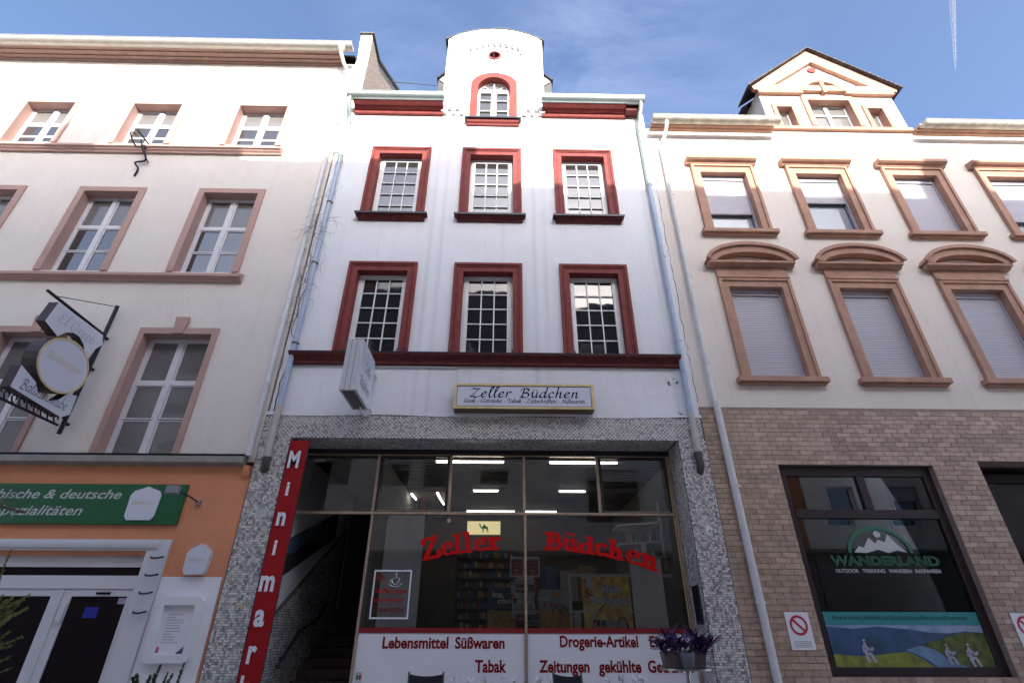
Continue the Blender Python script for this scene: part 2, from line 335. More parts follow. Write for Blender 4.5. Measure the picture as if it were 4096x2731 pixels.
def spline(p, k=7):
    if len(p) == 2: return [(p[0][0]+(p[1][0]-p[0][0])*i/3, p[0][1]+(p[1][1]-p[0][1])*i/3) for i in range(4)]
    q = [p[0]]+list(p)+[p[-1]]; o = []
    for i in range(len(p)-1):
        a, b, c, d = q[i:i+4]
        for j in range(k):
            t = j/k
            o.append(tuple(.5*(2*b[n]+(c[n]-a[n])*t+(2*a[n]-5*b[n]+4*c[n]-d[n])*t*t+(3*b[n]-a[n]-3*c[n]+d[n])*t**3) for n in (0, 1)))
    o.append(p[-1]); return o
def pen_glyph(mb, strokes, fn, pw, ph, ang, y, k=7):
    """sweep an elliptical pen (pw x ph, tilted ang) along each stroke; fn maps glyph units to (x,z)"""
    ca, sa = cos(ang), sin(ang)
    def sup(nx, nz):
        u, v = nx*ca+nz*sa, -nx*sa+nz*ca; q = math.hypot(pw*u, ph*v) or 1e-9
        a, b = pw*pw*u/q/2, ph*ph*v/q/2; return (a*ca-b*sa, a*sa+b*ca)
    for si, st in enumerate(strokes):
        P = spline(st, k); Lf = []; Rt = []
        for i, p in enumerate(P):
            a = P[max(0, i-1)]; b = P[min(len(P)-1, i+1)]; dx, dz = b[0]-a[0], b[1]-a[1]; q = math.hypot(dx, dz) or 1e-9
            s = sup(-dz/q, dx/q); Lf.append((p[0]+s[0], p[1]+s[1])); Rt.append((p[0]-s[0], p[1]-s[1]))
        def cap(p, d0):
            o = []
            for t in (45, 90, 135):
                a = d0-pi/2+radians(t)
                s = sup(cos(a), sin(a)); o.append((p[0]+s[0], p[1]+s[1]))
            return o
        d1 = math.atan2(P[-1][1]-P[-2][1], P[-1][0]-P[-2][0]); d0 = math.atan2(P[0][1]-P[1][1], P[0][0]-P[1][0])
        yy = y-.0004*si; n = len(P)
        T = lambda p: (fn(p)[0], yy, fn(p)[1])
        mb.add([T(p) for p in Lf]+[T(p) for p in Rt], [(i, i+n, i+n+1, i+1) for i in range(n-1)])
        c1 = cap(P[-1], d1); mb.add([T(Rt[-1])]+[T(p) for p in c1]+[T(Lf[-1])], [(0, 1, 2, 3, 4)])
        c0 = cap(P[0], d0); mb.add([T(Lf[0])]+[T(p) for p in c0]+[T(Rt[0])], [(0, 1, 2, 3, 4)])
def script(name, body, x0, x1, base, cap, y, m, parent, pw=.085, ph=.022, ang=radians(38), shear=.12, track=0.0, k=6):
    tot = sum(GL[c][0]+track for c in body); sx = (x1-x0)/tot; sz = cap/.78; x = 0; mb = MB()
    for i, c in enumerate(body):
        a, st = GL[c]; xo = x
        pen_glyph(mb, st, lambda p: (x0+(xo+p[0]+shear*p[1])*sx, base+p[1]*sz), pw, ph, ang, y-(i % 2)*.0002, k); x += a+track
    return put(name, mb, m, parent)

# ================================================================== GROUND
mb = MB(); mb.box(-400, 400, -400, 400, -.6, -.13); put('street', mb, ASPHALT, kind='structure')
mb = MB(); mb.box(-40, 40, -3.1, 9, -.5, 0); put('pavement', mb, PAVE, kind='structure')
mb = MB(); mb.box(-40, 40, -10.5, -8.9, -.5, 0); put('pavement', mb, PAVE, kind='structure')

# ================================================================== CENTRE HOUSE
DX = -.355                                    # axis of the dormer
house = thing('shop_house', (-.3, 0, 0), 'narrow white stuccoed house with red window frames and kiosk on its ground floor', 'house')
WX0, WX1 = -4.12, 3.5
COLS = (-2.52, -.35, 1.83)
dorm_l, dorm_r = -1.67, .97
arch_top = arc(DX-.0, 15.98, 1.33, .72, 10, 170, 20)
outer = [(WX0, 4.83), (WX1, 4.83), (WX1, 13.25), (dorm_r, 13.25), (dorm_r, 16.14)]+[(x, z) for x, z in arc(-.35, 14.66, 1.98, 2.02, 47.5, 132.5, 18)][1:-1]+[(dorm_l, 16.14), (dorm_l, 13.25), (WX0, 13.25)]
holes = []
for cx in COLS:
    holes.append(rect(cx-.57, cx+.57, 9.46, 11.53)); holes.append(rect(cx-.57, cx+.57, 6.0, 8.03))
holes.append([(-.86, 12.72), (.16, 12.72), (.16, 14.04)]+arc(-.35, 14.04, .51, .58, 10, 170, 12)+[(-.86, 14.04)])
holes.append(arc(-.36, 15.56, .145, .145, 0, 345, 23))
mb = MB(); mb.prism([outer]+holes, 0, .35, 'y'); put('wall', mb, STUCCO, house)
# raised render of the dormer with stepped corbels
L_ = [(-1.665, 12.98)]
x = -1.60
L_ += [(-1.52, 12.98), (-1.52, 13.15), (-1.40, 13.15), (-1.40, 12.98), (-1.31, 12.98), (-1.31, 13.15), (-1.2, 13.15), (-1.2, 12.97), (-1.10, 12.97)]
xi0, xi1 = -1.10, .40
L_.append((xi0, 15.58))
nt_ = 9; stp = (xi1-xi0)/(nt_+.0)
def arcz(x): return 15.60+.26*(1-((x+.35)/.75)**2)
for i in range(nt_):
    xa = xi0+stp*i+.015; xb = xa+stp*.52; xc = xi0+stp*(i+1)-.012
    zt = arcz((xa+xb)/2)+.15; zb = arcz((xb+xc)/2)
    L_ += [(xa+.02, zt), (xb, zt), (xb, zb), (xc, zb)]
L_ += [(xi1, 15.58), (xi1, 12.97), (.5, 12.97), (.5, 13.15), (.61, 13.15), (.61, 12.98), (.70, 12.98), (.70, 13.15), (.82, 13.15), (.82, 12.98), (.965, 12.98)]
fr_ = [(.965, 16.12)]+[(x, z) for x, z in arc(-.35, 14.65, 1.975, 2.01, 47.8, 132.2, 18)][1:-1]+[(-1.665, 16.12)]
mb = MB(); mb.prism([L_+fr_], -.12, -.003, 'y'); put('corbelled_panel', mb, STUCCO2, house)
# slates on the curved dormer top
prev = None
N_ = 26
for i in range(N_):
    a0 = 46.5+(87)*i/N_; a1 = 46.5+87*(i+1.15)/N_
    R0, R1 = 1, 1
    def pt_(a, dr): return (-.35+(1.985+dr)*cos(radians(a)), 14.66+(2.025+dr)*sin(radians(a)))
    jit = random.uniform(-.004, .008)
    q = [pt_(a0, .004), pt_(a1, .022), pt_(a1, .05+jit), pt_(a0, .034+jit)]
    mb = MB(); mb.prism([q], -.12+random.uniform(-.01, .01), 1.9, 'y'); put('slate', mb, SLATE, house, origin=(q[0][0], 0, q[0][1]))
# dormer body behind the front and its slated cheeks
mb = MB(); mb.box(dorm_l+.02, dorm_r-.02, .36, 3.6, 12.6, 16.05); put('dormer_body', mb, SLATE, house)
mb = MB(); mb.box(dorm_l-.02, dorm_l+.015, -.03, .5, 14.8, 16.12); mb.box(dorm_r-.015, dorm_r+.03, -.03, .5, 14.8, 16.14); put('edge_flashing', mb, DARKMETAL, house)
for s, x0, x1 in ((1, .99, 1.24), (-1, -1.92, -1.69)):
    mb = MB(); xa, xb = (x0, x1) if s > 0 else (x1, x0)
    mb.prism([[(xa, 15.18), (xb, 14.88), (xb, 14.2), (xa, 14.2)]], .32, 1.6, 'y'); put('roof_cheek', mb, SLATE, house)
    mb = MB(); mb.prism([[(xa, 15.19), (xb, 14.89), (xb+s*.04, 14.92), (xa, 15.25)]], .24, 1.7, 'y'); put('cheek_cap', mb, DARKMETAL, house)
    mb = MB(); mb.prism([[(xa+s*.02, 15.12), (xb-s*.03, 14.87), (xa+s*.02, 14.70)]], .29, .315, 'y'); put('cheek_soffit', mb, mat('grey_boarding', (.45, .44, .43), .8, var=.2, vs=8), house)
# main roof (slate) behind the gutters
mb = MB(); mb.add([(WX0, .40, 13.5), (WX1, .40, 13.5), (WX1, 5.2, 17.2), (WX0, 5.2, 17.2), (WX0, 10.4, 13.2), (WX1, 10.4, 13.2)], [(0, 1, 2, 3), (3, 2, 5, 4), (0, 3, 4), (1, 5, 2)]); put('roof', mb, SLATE, house)
mb = MB(); mb.box(WX0+.01, WX1-.01, 9.0, 9.3, 0, 13.1); mb.box(WX0+.0, WX0+.25, .36, 9, 4.9, 13.15); mb.box(WX1-.25, WX1, .36, 9, 4.9, 13.15); put('side_wall', mb, STUCCO, house)

# cornices
def profile_x(name, prof, x0, x1, m, parent, **k):
    mb = MB(); mb.prism([prof], x0, x1, 'x'); return put(name, mb, m, parent, **k)
corn = [(-.002, 12.92), (-.07, 12.92), (-.08, 12.94), (-.08, 12.985), (-.05, 12.99), (-.05, 13.01), (-.12, 13.015), (-.12, 13.03), (-.14, 13.04), (-.16, 13.06), (-.18, 13.085), (-.27, 13.09), (-.30, 13.10), (-.315, 13.13), (-.30, 13.17), (-.27, 13.18), (-.27, 13.22), (-.002, 13.22)]
for x0, x1 in ((-3.86, -1.62), (.90, 3.02)):
    c = profile_x('cornice', corn, x0, x1, RED, house)
mb = MB(); mb.box(3.02, 3.42, -.22, -.002, 13.0, 13.2); put('cornice_end', mb, REDD, house)
def gutter(parent, x0, x1, y, z, r, m, bstep=.5, boff=.28):
    # half-round open channel with a rolled bead
    pr = [(y+r*cos(radians(a)), z+r*sin(radians(a))) for a in range(180, 361, 15)]; pi_ = [(y+(r-.006)*cos(radians(a)), z+(r-.006)*sin(radians(a))) for a in range(360, 179, -15)]
    mb = MB(); mb.prism([pr+pi_], x0, x1, 'x'); mb.tube([(x0, y-r, z+.008), (x1, y-r, z+.008)], .014, 8)
    for xe in (x0, x1-.004):
        mb.prism([[(p[0], p[1]) for p in pr]], xe, xe+.004, 'x')
    g = put('gutter', mb, m, parent, smooth=True)
    xx = x0+boff
    while xx < x1-.05:
        po = [(y+(r+.006)*cos(radians(a)), z+(r+.006)*sin(radians(a))) for a in range(170, 371, 20)]; pn = [(y+(r+.001)*cos(radians(a)), z+(r+.001)*sin(radians(a))) for a in range(370, 169, -20)]
        mb = MB(); mb.prism([po+pn], xx, xx+.035, 'x'); put('gutter_bracket', mb, m, g, origin=(xx, y, z)); xx += bstep
    return g
gutter(house, -4.0, -1.58, -.33, 13.24, .125, ZINC)
gutter(house, .86, 3.46, -.33, 13.24, .125, ZINC, .55, .1)
def pipe(parent, pts, r, m, name='downpipe', clamps=(), n=14, cm=None):
    mb = MB(); mb.tube(pts, r, n); p = put(name, mb, m, parent, smooth=True)
    a_, b_ = pts[-2], pts[-1]; zz = a_[2]-.9
    while zz > b_[2]+.4 and a_[2]-b_[2] > 3:
        f = (a_[2]-zz)/(a_[2]-b_[2]); xx = a_[0]+(b_[0]-a_[0])*f; mb = MB(); mb.tube([(xx, a_[1], zz-.06), (xx, a_[1], zz+.06)], r+.004, n); mb.tube([(xx, a_[1], zz+.052), (xx, a_[1], zz+.062)], r+.008, n); put('pipe_joint', mb, m, p, smooth=True); zz -= 1.95
    for (x, y, z) in clamps:
        mb = MB(); mb.tube([(x, y, z-.02), (x, y, z+.02)], r+.008, n); mb.box(x-.008, x+.008, y, .0, z-.012, z+.012); mb.box(x+r+.003, x+r+.03, y-.012, y+.012, z-.012, z+.012)
        put('pipe_clamp', mb, cm or m, p, smooth=True)
    return p
def sweep(pts, k=5):
    q = [pts[0]]+list(pts)+[pts[-1]]; o = []
    for i in range(len(pts)-1):
        a, b, c, d = [Vector(v) for v in q[i:i+4]]
        for j in range(k):
            t = j/k; o.append(.5*(2*b+(c-a)*t+(2*a-5*b+4*c-d)*t*t+(3*b-a-3*c+d)*t**3))
    o.append(Vector(pts[-1])); return o
PL = -3.93; PR = 3.31
pipe(house, sweep([(PL, -.34, 13.13), (PL, -.33, 13.0), (PL+.0, -.22, 12.8), (PL, -.10, 12.62), (PL, -.085, 12.45)])+[(PL, -.085, 11.0)], .055, ZINC, clamps=[(PL, -.085, 12.5), (PL, -.085, 11.3)])
pipe(house, [(PL, -.085, 11.0), (PL, -.085, 4.95)], .052, PIPEBLUE, clamps=[(PL, -.085, 9.8), (PL, -.085, 8.1), (PL, -.085, 6.2)], cm=IRONP)
pipe(house, [(PL, -.085, 4.95), (PL, -.085, 4.02)], .058, PIPECREAM, clamps=[(PL, -.085, 4.08)])
mb = MB(); mb.tube(sweep([(PL, -.085, 4.02), (PL, -.085, 3.93), (PL, -.06, 3.86), (PL, .01, 3.84)]), .066, 12); mb.tube([(PL, -.085, 3.98), (PL, -.085, 4.03)], .075, 12); put('drain_elbow', mb, IRONP, house, smooth=True)
pipe(house, sweep([(PR+.06, -.34, 13.13), (PR+.055, -.32, 12.97), (PR+.02, -.22, 12.75), (PR, -.10, 12.5), (PR, -.085, 12.35)])+[(PR, -.085, 10.45)], .055, ZINC, clamps=[(PR, -.085, 12.35), (PR, -.085, 10.5)])
pipe(house, [(PR, -.085, 10.45), (PR, -.085, 4.86)], .052, PIPEBLUE, clamps=[(PR, -.085, 8.4), (PR, -.085, 6.36)])
pipe(house, [(PR, -.085, 4.86), (PR, -.085, 4.15)], .058, PIPECREAM, clamps=[(PR, -.085, 4.2)])
mb = MB(); mb.tube(sweep([(PR, -.085, 4.15), (PR, -.10, 4.05), (PR, -.085, 3.93), (PR, .01, 3.84)]), .064, 12); mb.tube([(PR, -.085, 4.1), (PR, -.085, 4.17)], .074, 12); put('drain_elbow', mb, IRONP, house, smooth=True)

# string course
profile_x('string_course', [(-.002, 5.80), (-.06, 5.80), (-.075, 5.815), (-.075, 5.835), (-.06, 5.85), (-.09, 5.90), (-.12, 5.94), (-.17, 5.965), (-.17, 5.99), (-.002, 5.99)], -3.97, PR-.02, REDD, house)
mb = MB(); mb.box(-3.98, PR-.01, -.18, .0-.001, 5.992, 6.012); put('course_flashing', mb, DARKMETAL, house)

# windows with 15 panes each
YS = .15
def lattice_window(cx, zb, zt, so, si, zo, sill, pane0, zsill_bottom):
    """so/si outer and inner half widths of the painted surround, zo its top"""
    mb = MB()
    mb.prism([[(cx-so, zb), (cx-si, zb), (cx-si, zt), (cx+si, zt), (cx+si, zb), (cx+so, zb), (cx+so, zo), (cx-so, zo)]], -.045, -.001, 'y')
    b = .055
    mb.prism([[(cx-so, zb+.001), (cx-so+b, zb+.001), (cx-so+b, zo-b), (cx+so-b, zo-b), (cx+so-b, zb+.001), (cx+so, zb+.001), (cx+so, zo), (cx-so, zo)]], -.075, -.0455, 'y')
    b1, b2 = .075, .095
    mb.prism([[(cx-so+b1, zb+.001), (cx-so+b2, zb+.001), (cx-so+b2, zo-b2), (cx+so-b2, zo-b2), (cx+so-b2, zb+.001), (cx+so-b1, zb+.001), (cx+so-b1, zo-b1), (cx-so+b1, zo-b1)]], -.062, -.0455, 'y')
    e = .055
    mb.prism([[(cx-si-e, zb), (cx-si, zb), (cx-si, zt), (cx+si, zt), (cx+si, zb), (cx+si+e, zb), (cx+si+e, zt+.044), (cx-si-e, zt+.044)]], -.0008, .24, 'y')
    w = put('window', mb, RED, house, origin=(cx, 0, zb), bevel=.004)
    if sill:
        profile = [(-.002, zb-.16), (-.035, zb-.16), (-.045, zb-.14), (-.065, zb-.13), (-.07, zb-.105), (-.10, zb-.09), (-.12, zb-.06), (-.12, zb-.03), (-.002, zb-.03)]
        mb = MB(); mb.prism([[(a, b_+.0) for a, b_ in profile]], cx-.72, cx+.72, 'x'); mb.box(cx-.75, cx+.75, -.13, -.003, zb-.075, zb-.032)
        put('sill', mb, REDD, w, bevel=.003)
        mb = MB(); mb.box(cx-.79, cx+.79, -.165, .16, zb-.028, zb-.012); mb.box(cx-.79, cx+.79, -.165, -.158, zb-.06, zb-.028); put('sill_flashing', mb, DARKMETAL, w)
    # frame, sash
    mb = MB(); f = .045
    mb.prism([rect(cx-si, cx+si, zb-.01, zt), rect(cx-si+f, cx+si-f, zb+.04, zt-f)], YS, YS+.07, 'y')
    mb.box(cx-si, cx+si, YS-.02, YS-.001, zt-.03, zt-.005)
    put('window_frame', mb, PVC, w, bevel=.003)
    g = .115
    gx0, gx1, gz0, gz1 = cx-si+g, cx+si-g, zb+.10, zt-.10
    mb = MB(); mb.prism([rect(cx-si+f-.004, cx+si-f+.004, zb+.036, zt-f+.004), rect(gx0, gx1, gz0, gz1)], YS-.012, YS+.045, 'y'); put('sash', mb, PVC, w, bevel=.005)
    pw_ = (gx1-gx0)/3; ph_ = (gz1-gz0)/5
    for i in range(1, 3):
        mb = MB(); mb.box(gx0+pw_*i-.0125, gx0+pw_*i+.0125, YS-.006, YS+.018, gz0, gz1); put('glazing_bar', mb, PVC, w, origin=(gx0+pw_*i, YS, gz0), bevel=.003)
    for j in range(1, 5):
        mb = MB(); mb.box(gx0, gx1, YS-.0095, YS+.014, gz0+ph_*j-.0125, gz0+ph_*j+.0125); put('glazing_bar', mb, PVC, w, origin=(gx0, YS, gz0+ph_*j), bevel=.003)
    key = (round(pw_, 3), round(ph_, 3), zb > 9)
    if key not in PM:
        m2 = MB(); m2.box(.002, pw_-.002, 0, .006, .002, ph_-.002); PM[key] = m2.mesh('pane', PANE if zb > 9 else PANE_1)
    for i in range(3):
        for j in range(5):
            o = inst('pane', PM[key], w, (gx0+pw_*i, YS+.022, gz0+ph_*j))
            o.rotation_euler = (radians(random.gauss(0, .10)), 0, radians(random.gauss(0, .12)))
    mb = MB(); mb.box(cx-si-.02, cx+si+.02, .26, .30, zb-.05, zt+.05); put('dark_backing', mb, BLACK, w)
    return w
PM = {}
for cx in COLS:
    lattice_window(cx, 9.51, 11.48, .705, .51, 11.69, True, None, None)
    lattice_window(cx, 6.014, 7.975, .705, .51, 8.185, False, None, None)
    for s in (-1, 1):
        pass
# hooks for window boxes on the first floor
for cx in COLS:
    for s in (-1, 1):
        mb = MB(); mb.tube([(cx+s*.50, -.05, 6.02), (cx+s*.50, -.1, 6.07), (cx+s*.50, -.05, 6.13)], .012, 6); put('shutter_catch', mb, IRON, house)

# arched dormer window
ax, aw = -.35, .43
def arch_loop(hw, z0, zs, rise, n=16, x=ax): return [(x-hw, z0), (x+hw, z0)]+arc(x, zs, hw, rise, 0, 180, n)
mb = MB(); ZB = 12.77
def band(hi, zi, ri, ho, zo_, ro): return [(ax-hi, ZB)]+list(reversed(arc(ax, zi, hi, ri, 0, 180, 18)))+[(ax+hi, ZB), (ax+ho, ZB)]+arc(ax, zo_, ho, ro, 0, 180, 20)+[(ax-ho, ZB)]
mb.prism([band(aw, 14.02, .50, .61, 14.21, .50)], -.05, -.0005, 'y')
mb.prism([band(aw, 14.02, .50, aw+.07, 14.02, .57)], .0, .24, 'y')
w = put('window', mb, RED, house, origin=(ax, 0, ZB), label='arched window of the dormer with a red surround')
mb = MB(); mb.prism([[(-.002, 12.56), (-.05, 12.56), (-.06, 12.59), (-.10, 12.62), (-.12, 12.66), (-.12, 12.71), (-.002, 12.71)]], ax-.66, ax+.66, 'x'); put('sill', mb, RED, w)
mb = MB(); mb.box(ax-.71, ax+.71, -.17, .13, 12.722, 12.74); mb.box(ax-.71, ax+.71, -.17, -.163, 12.69, 12.722); put('sill_flashing', mb, DARKMETAL, w)
mb = MB(); f = .04; YA = .13
al = [(ax-aw, 12.76), (ax+aw, 12.76)]+arc(ax, 14.02, aw, .50, 0, 180, 18)
ai = [(ax-aw+f, 12.80), (ax+aw-f, 12.80)]+arc(ax, 14.02, aw-f, .46, 0, 180, 18)
mb.prism([al, ai], YA, YA+.07, 'y'); mb.box(ax-aw+.01, ax+aw-.01, YA-.015, YA+.05, 14.12, 14.20); mb.box(ax-.04, ax+.04, YA-.02, YA+.05, 12.79, 14.12)
mb.box(ax-.015, ax+.015, YA-.01, YA+.04, 14.2, 14.49)
for s_ in (-1, 1):
    mb.tube([(ax+s_*.08, YA+.015, 14.19), (ax+s_*.29, YA+.015, 14.40)], .015, 6)
    xa, xb = (ax+.04, ax+aw-.03) if s_ > 0 else (ax-aw+.03, ax-.04)
    mb.prism([rect(xa, xb, 12.81, 14.115), rect(xa+.03, xb-.03, 12.85, 14.07)], YA-.01, YA+.035, 'y')
    for zz in (13.34, 13.76): mb.box(xa+.025, xb-.025, YA-.005, YA+.03, zz-.013, zz+.013)
put('window_frame', mb, PVC, w)
for s_ in (-1, 1):
    xa, xb = (ax+.065, ax+aw-.055) if s_ > 0 else (ax-aw+.055, ax-.065)
    for z0, z1 in ((12.84, 13.33), (13.35, 13.75), (13.77, 14.08)):
        mb = MB(); mb.box(xa, xb, YA+.032, YA+.038, z0, z1); put('pane', mb, PANE, w, origin=(xa, YA, z0))
    mb = MB(); mb.prism([[(ax+s_*.01, 14.19), (ax+s_*.37, 14.19), (ax+s_*.32, 14.30), (ax+s_*.22, 14.41), (ax+s_*.1, 14.47), (ax+s_*.01, 14.48)]], YA+.032, YA+.038, 'y'); put('pane', mb, PANE_C, w, origin=(ax, YA, 14.2))
mb = MB(); mb.box(ax-aw-.05, ax+aw+.05, .25, .28, 12.7, 14.6); put('dark_backing', mb, BLACK, w)
# oculus and hoist rod
mb = MB(); mb.prism([arc(-.36, 15.56, .185, .185, 0, 348, 29), arc(-.36, 15.56, .14, .14, 0, 348, 29)], -.03, .12, 'y'); oc = put('oculus', mb, RED, house, smooth=True)
mb = MB(); mb.prism([arc(-.36, 15.56, .15, .15, 0, 345, 23)], .13, .15, 'y'); put('oculus_grille', mb, DARKIN, oc)
mb = MB(); mb.tube([(-.37, .0, 15.06), (-.37, -.4, 15.08)], .014, 8); mb.tube([(-.37, -.4, 15.04), (-.37, -.4, 15.12)], .018, 6); put('hoist_rod', mb, IRON, house, label='thin iron rod projecting above the arched window')

# ------------------------------------------------------- mosaic ground floor
OX0, OX1, OZ = -3.60, 3.02, 4.39; YW = .55
MX0, MX1, MZ = -4.14, 3.50, 4.82
mb = MB()
mb.prism([[(MX0, 0), (OX0, 0), (OX0, OZ), (OX1, OZ), (OX1, 0), (MX1, 0), (MX1, MZ), (MX0, MZ)]], -.035, .5, 'y')
put('ground_floor_wall', mb, GROUT, house)
PT = .0335
def tiles(name, parent, cells, seed):
    """cells: (origin, u, v, nrm, nu, nv, mask) ; small raised squares joined in one mesh"""
    rnd = random.Random(seed); mb = MB()
    for o, u, v, nr, nu, nv, mask in cells:
        o, u, v, nr = map(Vector, (o, u, v, nr)); g = .0019; h = .003
        for j in range(nv):
            for i in range(nu):
                if mask and not mask(i, j): continue
                a = o+u*(i*PT+g)+v*(j*PT+g); b = o+u*((i+1)*PT-g)+v*(j*PT+g); c = o+u*((i+1)*PT-g)+v*((j+1)*PT-g); d = o+u*(i*PT+g)+v*((j+1)*PT-g)
                t = nr*(h+rnd.uniform(-.0008, .0012)); q = rnd.random()
                if name == 'mosaic_band': k = (0 if q < .65 else 1 if q < .9 else 2) if (i+j) % 2 == 0 else (2 if q < .55 else 3 if q < .85 else 1)
                else: k = 0 if q < .26 else 1 if q < .56 else 2 if q < .88 else 3
                mb.add([a, b, c, d, a+t, b+t, c+t, d+t], [(4, 5, 6, 7), (0, 1, 5, 4), (1, 2, 6, 5), (2, 3, 7, 6), (3, 0, 4, 7)], k)
    me = mb.mesh(name, TILE); o_ = link(name, me, parent, (0, 0, 0)); o_['kind'] = 'stuff'; return o_
yb = -.036
nb = int((MX1-MX0)/PT)
tiles('mosaic_band', house, [((MX0+.01, yb, OZ+.005), (1, 0, 0), (0, 0, 1), (0, -1, 0), nb-1, int((MZ-OZ)/PT), None)], 1)
nl = int((OX0-MX0-.01)/PT); nz_ = int(OZ/PT)
tiles('mosaic_pier', house, [((MX0+.01, yb, .003), (1, 0, 0), (0, 0, 1), (0, -1, 0), nl, nz_, None),
                              ((OX1+.005, yb, .003), (1, 0, 0), (0, 0, 1), (0, -1, 0), int((MX1-OX1)/PT), nz_, None),
                              ((OX1-.001, YW, .003), (0, -1, 0), (0, 0, 1), (-1, 0, 0), int((YW+.03)/PT), nz_, None),
                              ((OX0+.001, -.03, .003), (0, 1, 0), (0, 0, 1), (1, 0, 0), int((YW+.03)/PT), nz_, None)], 2)
tiles('mosaic_soffit', house, [((OX0+.01, -.03, OZ-.001), (1, 0, 0), (0, 1, 0), (0, 0, -1), int((OX1-OX0)/PT)-1, int((YW+.02)/PT), None)], 3)
# wavy lower edge of the render
mb = MB(); pts = [(MX0, 4.832)]; 
xs = [MX0+(MX1-MX0)*i/60 for i in range(61)]
up_ = [(x, 4.80+.012*sin(x*2.3)+random.uniform(-.006, .006)) for x in xs]
mb.prism([up_+[(MX1, 4.86), (MX0, 4.86)]], -.052, -.0405, 'y'); put('render_edge', mb, STUCCO, house)

# ------------------------------------------------------- shop front
shop = thing('kiosk_frontage', (0, YW, 0), 'bronze framed kiosk shop window with white lettered panels and open stair entrance beside it', 'shop front')
Zt = 3.27; Zh = 4.30
mb = MB(); mb.box(OX0, OX1, YW, YW+.12, Zh, OZ-.002); put('header', mb, BROWNF, shop)
mb = MB(); mb.box(OX0, OX1, YW-.012, YW+.05, Zh-.03, Zh-.012); put('header_trim', mb, BRONZE, shop)
mb = MB(); mb.box(OX0+.005, OX1-.05, YW-.03, YW+.06, Zt-.022, Zt+.022); put('transom', mb, BRONZE, shop, bevel=.004)
MU = [-2.215, -.925, .375, 1.685]
for x in MU:
    mb = MB(); mb.box(x-.022, x+.022, YW-.025, YW+.05, Zt+.0225, Zh-.031); put('mullion', mb, BRONZE, shop, bevel=.004)
mb = MB(); mb.box(.365, .405, YW-.035, YW+.05, .1, Zt-.023); put('mullion', mb, BRONZE, shop, bevel=.004)
mb = MB(); mb.box(-2.225, -2.185, YW-.035, YW+.07, .0, Zt-.023); put('mullion', mb, BRONZE, shop, bevel=.004)
mb = MB(); mb.box(OX1-.055, OX1-.01, YW-.03, YW+.06, .1, Zh-.031); put('jamb', mb, BRONZE, shop, bevel=.004)
mb = MB(); mb.box(OX1-.085, OX1-.07, YW-.01, YW+.03, 1.56, Zh-.04); put('jamb_trim', mb, GOLD, shop)
mb = MB(); mb.box(OX0+.03, OX0+.065, YW-.03, YW+.06, Zt+.0225, Zh-.031); put('jamb', mb, BRONZE, shop, bevel=.004)
for x0, x1 in ((-2.19, -.95), (1.71, OX1-.09)):
    mb = MB(); mb.prism([rect(x0, x1, Zt+.026, Zh-.034), rect(x0+.045, x1-.045, Zt+.05, Zh-.06)], YW-.02, YW+.03, 'y'); put('hopper_frame', mb, BROWNF, shop)
    mb = MB(); mb.box(x0+.03, x1-.03, YW-.026, YW-.021, Zt+.036, Zt+.046); put('hopper_trim', mb, BRONZE, shop)
gm = [(OX0+.06, MU[0]-.022), (MU[0]+.022, MU[1]-.022), (MU[1]+.022, MU[2]-.022), (MU[2]+.022, MU[3]-.022), (MU[3]+.022, OX1-.055)]
for i, (x0, x1) in enumerate(gm):
    mb = MB(); mb.box(x0, x1, YW+.005, YW+.011, Zt+.02, Zh-.02)
    p = put('pane', mb, GLASS, shop, origin=((x0+x1)/2, YW, Zt)); p.rotation_euler = (radians(random.uniform(-.3, .3)), 0, radians(random.uniform(-.4, .4)))
for x0, x1 in ((-2.185, .365), (.405, OX1-.055)):
    mb = MB(); mb.box(x0, x1, YW+.005, YW+.011, 1.56, Zt-.02); put('pane', mb, GLASS, shop, origin=((x0+x1)/2, YW, 1.56))
for x0, x1 in ((-2.183, .363), (.407, OX1-.057)):
    mb = MB(); mb.box(x0, x1, YW+.0, YW+.06, .12, 1.50); put('parapet_panel', mb, WHITEP, shop, bevel=.003)
    mb = MB(); mb.box(x0, x1, YW-.012, YW+.065, 1.501, 1.568); put('red_rail', mb, mat('red_rail_paint', (.24, .012, .016), .4), shop)
PY = YW-.004
f_ = 1.011
for body, x0, x1, base, cap in (('Lebensmittel', -1.80, -.80, 1.298, .138), ('Süßwaren', -.70, .055, 1.298, .138), ('Tabak', -.385, .085, .995, .142),
                                ('Drogerie-Artikel', .90, 2.10, 1.32, .136), ('Eis', 2.28, 2.47, 1.32, .136), ('Zeitungen', .575, 1.33, .995, .14), ('gekühlte', 1.47, 2.11, .995, .14), ('Getränke', 2.21, 2.90, .995, .14)):
    text('lettering', body, x0, x1, base-.004, cap*1.13, PY, REDD2, shop, bold=.03, shear=.0)
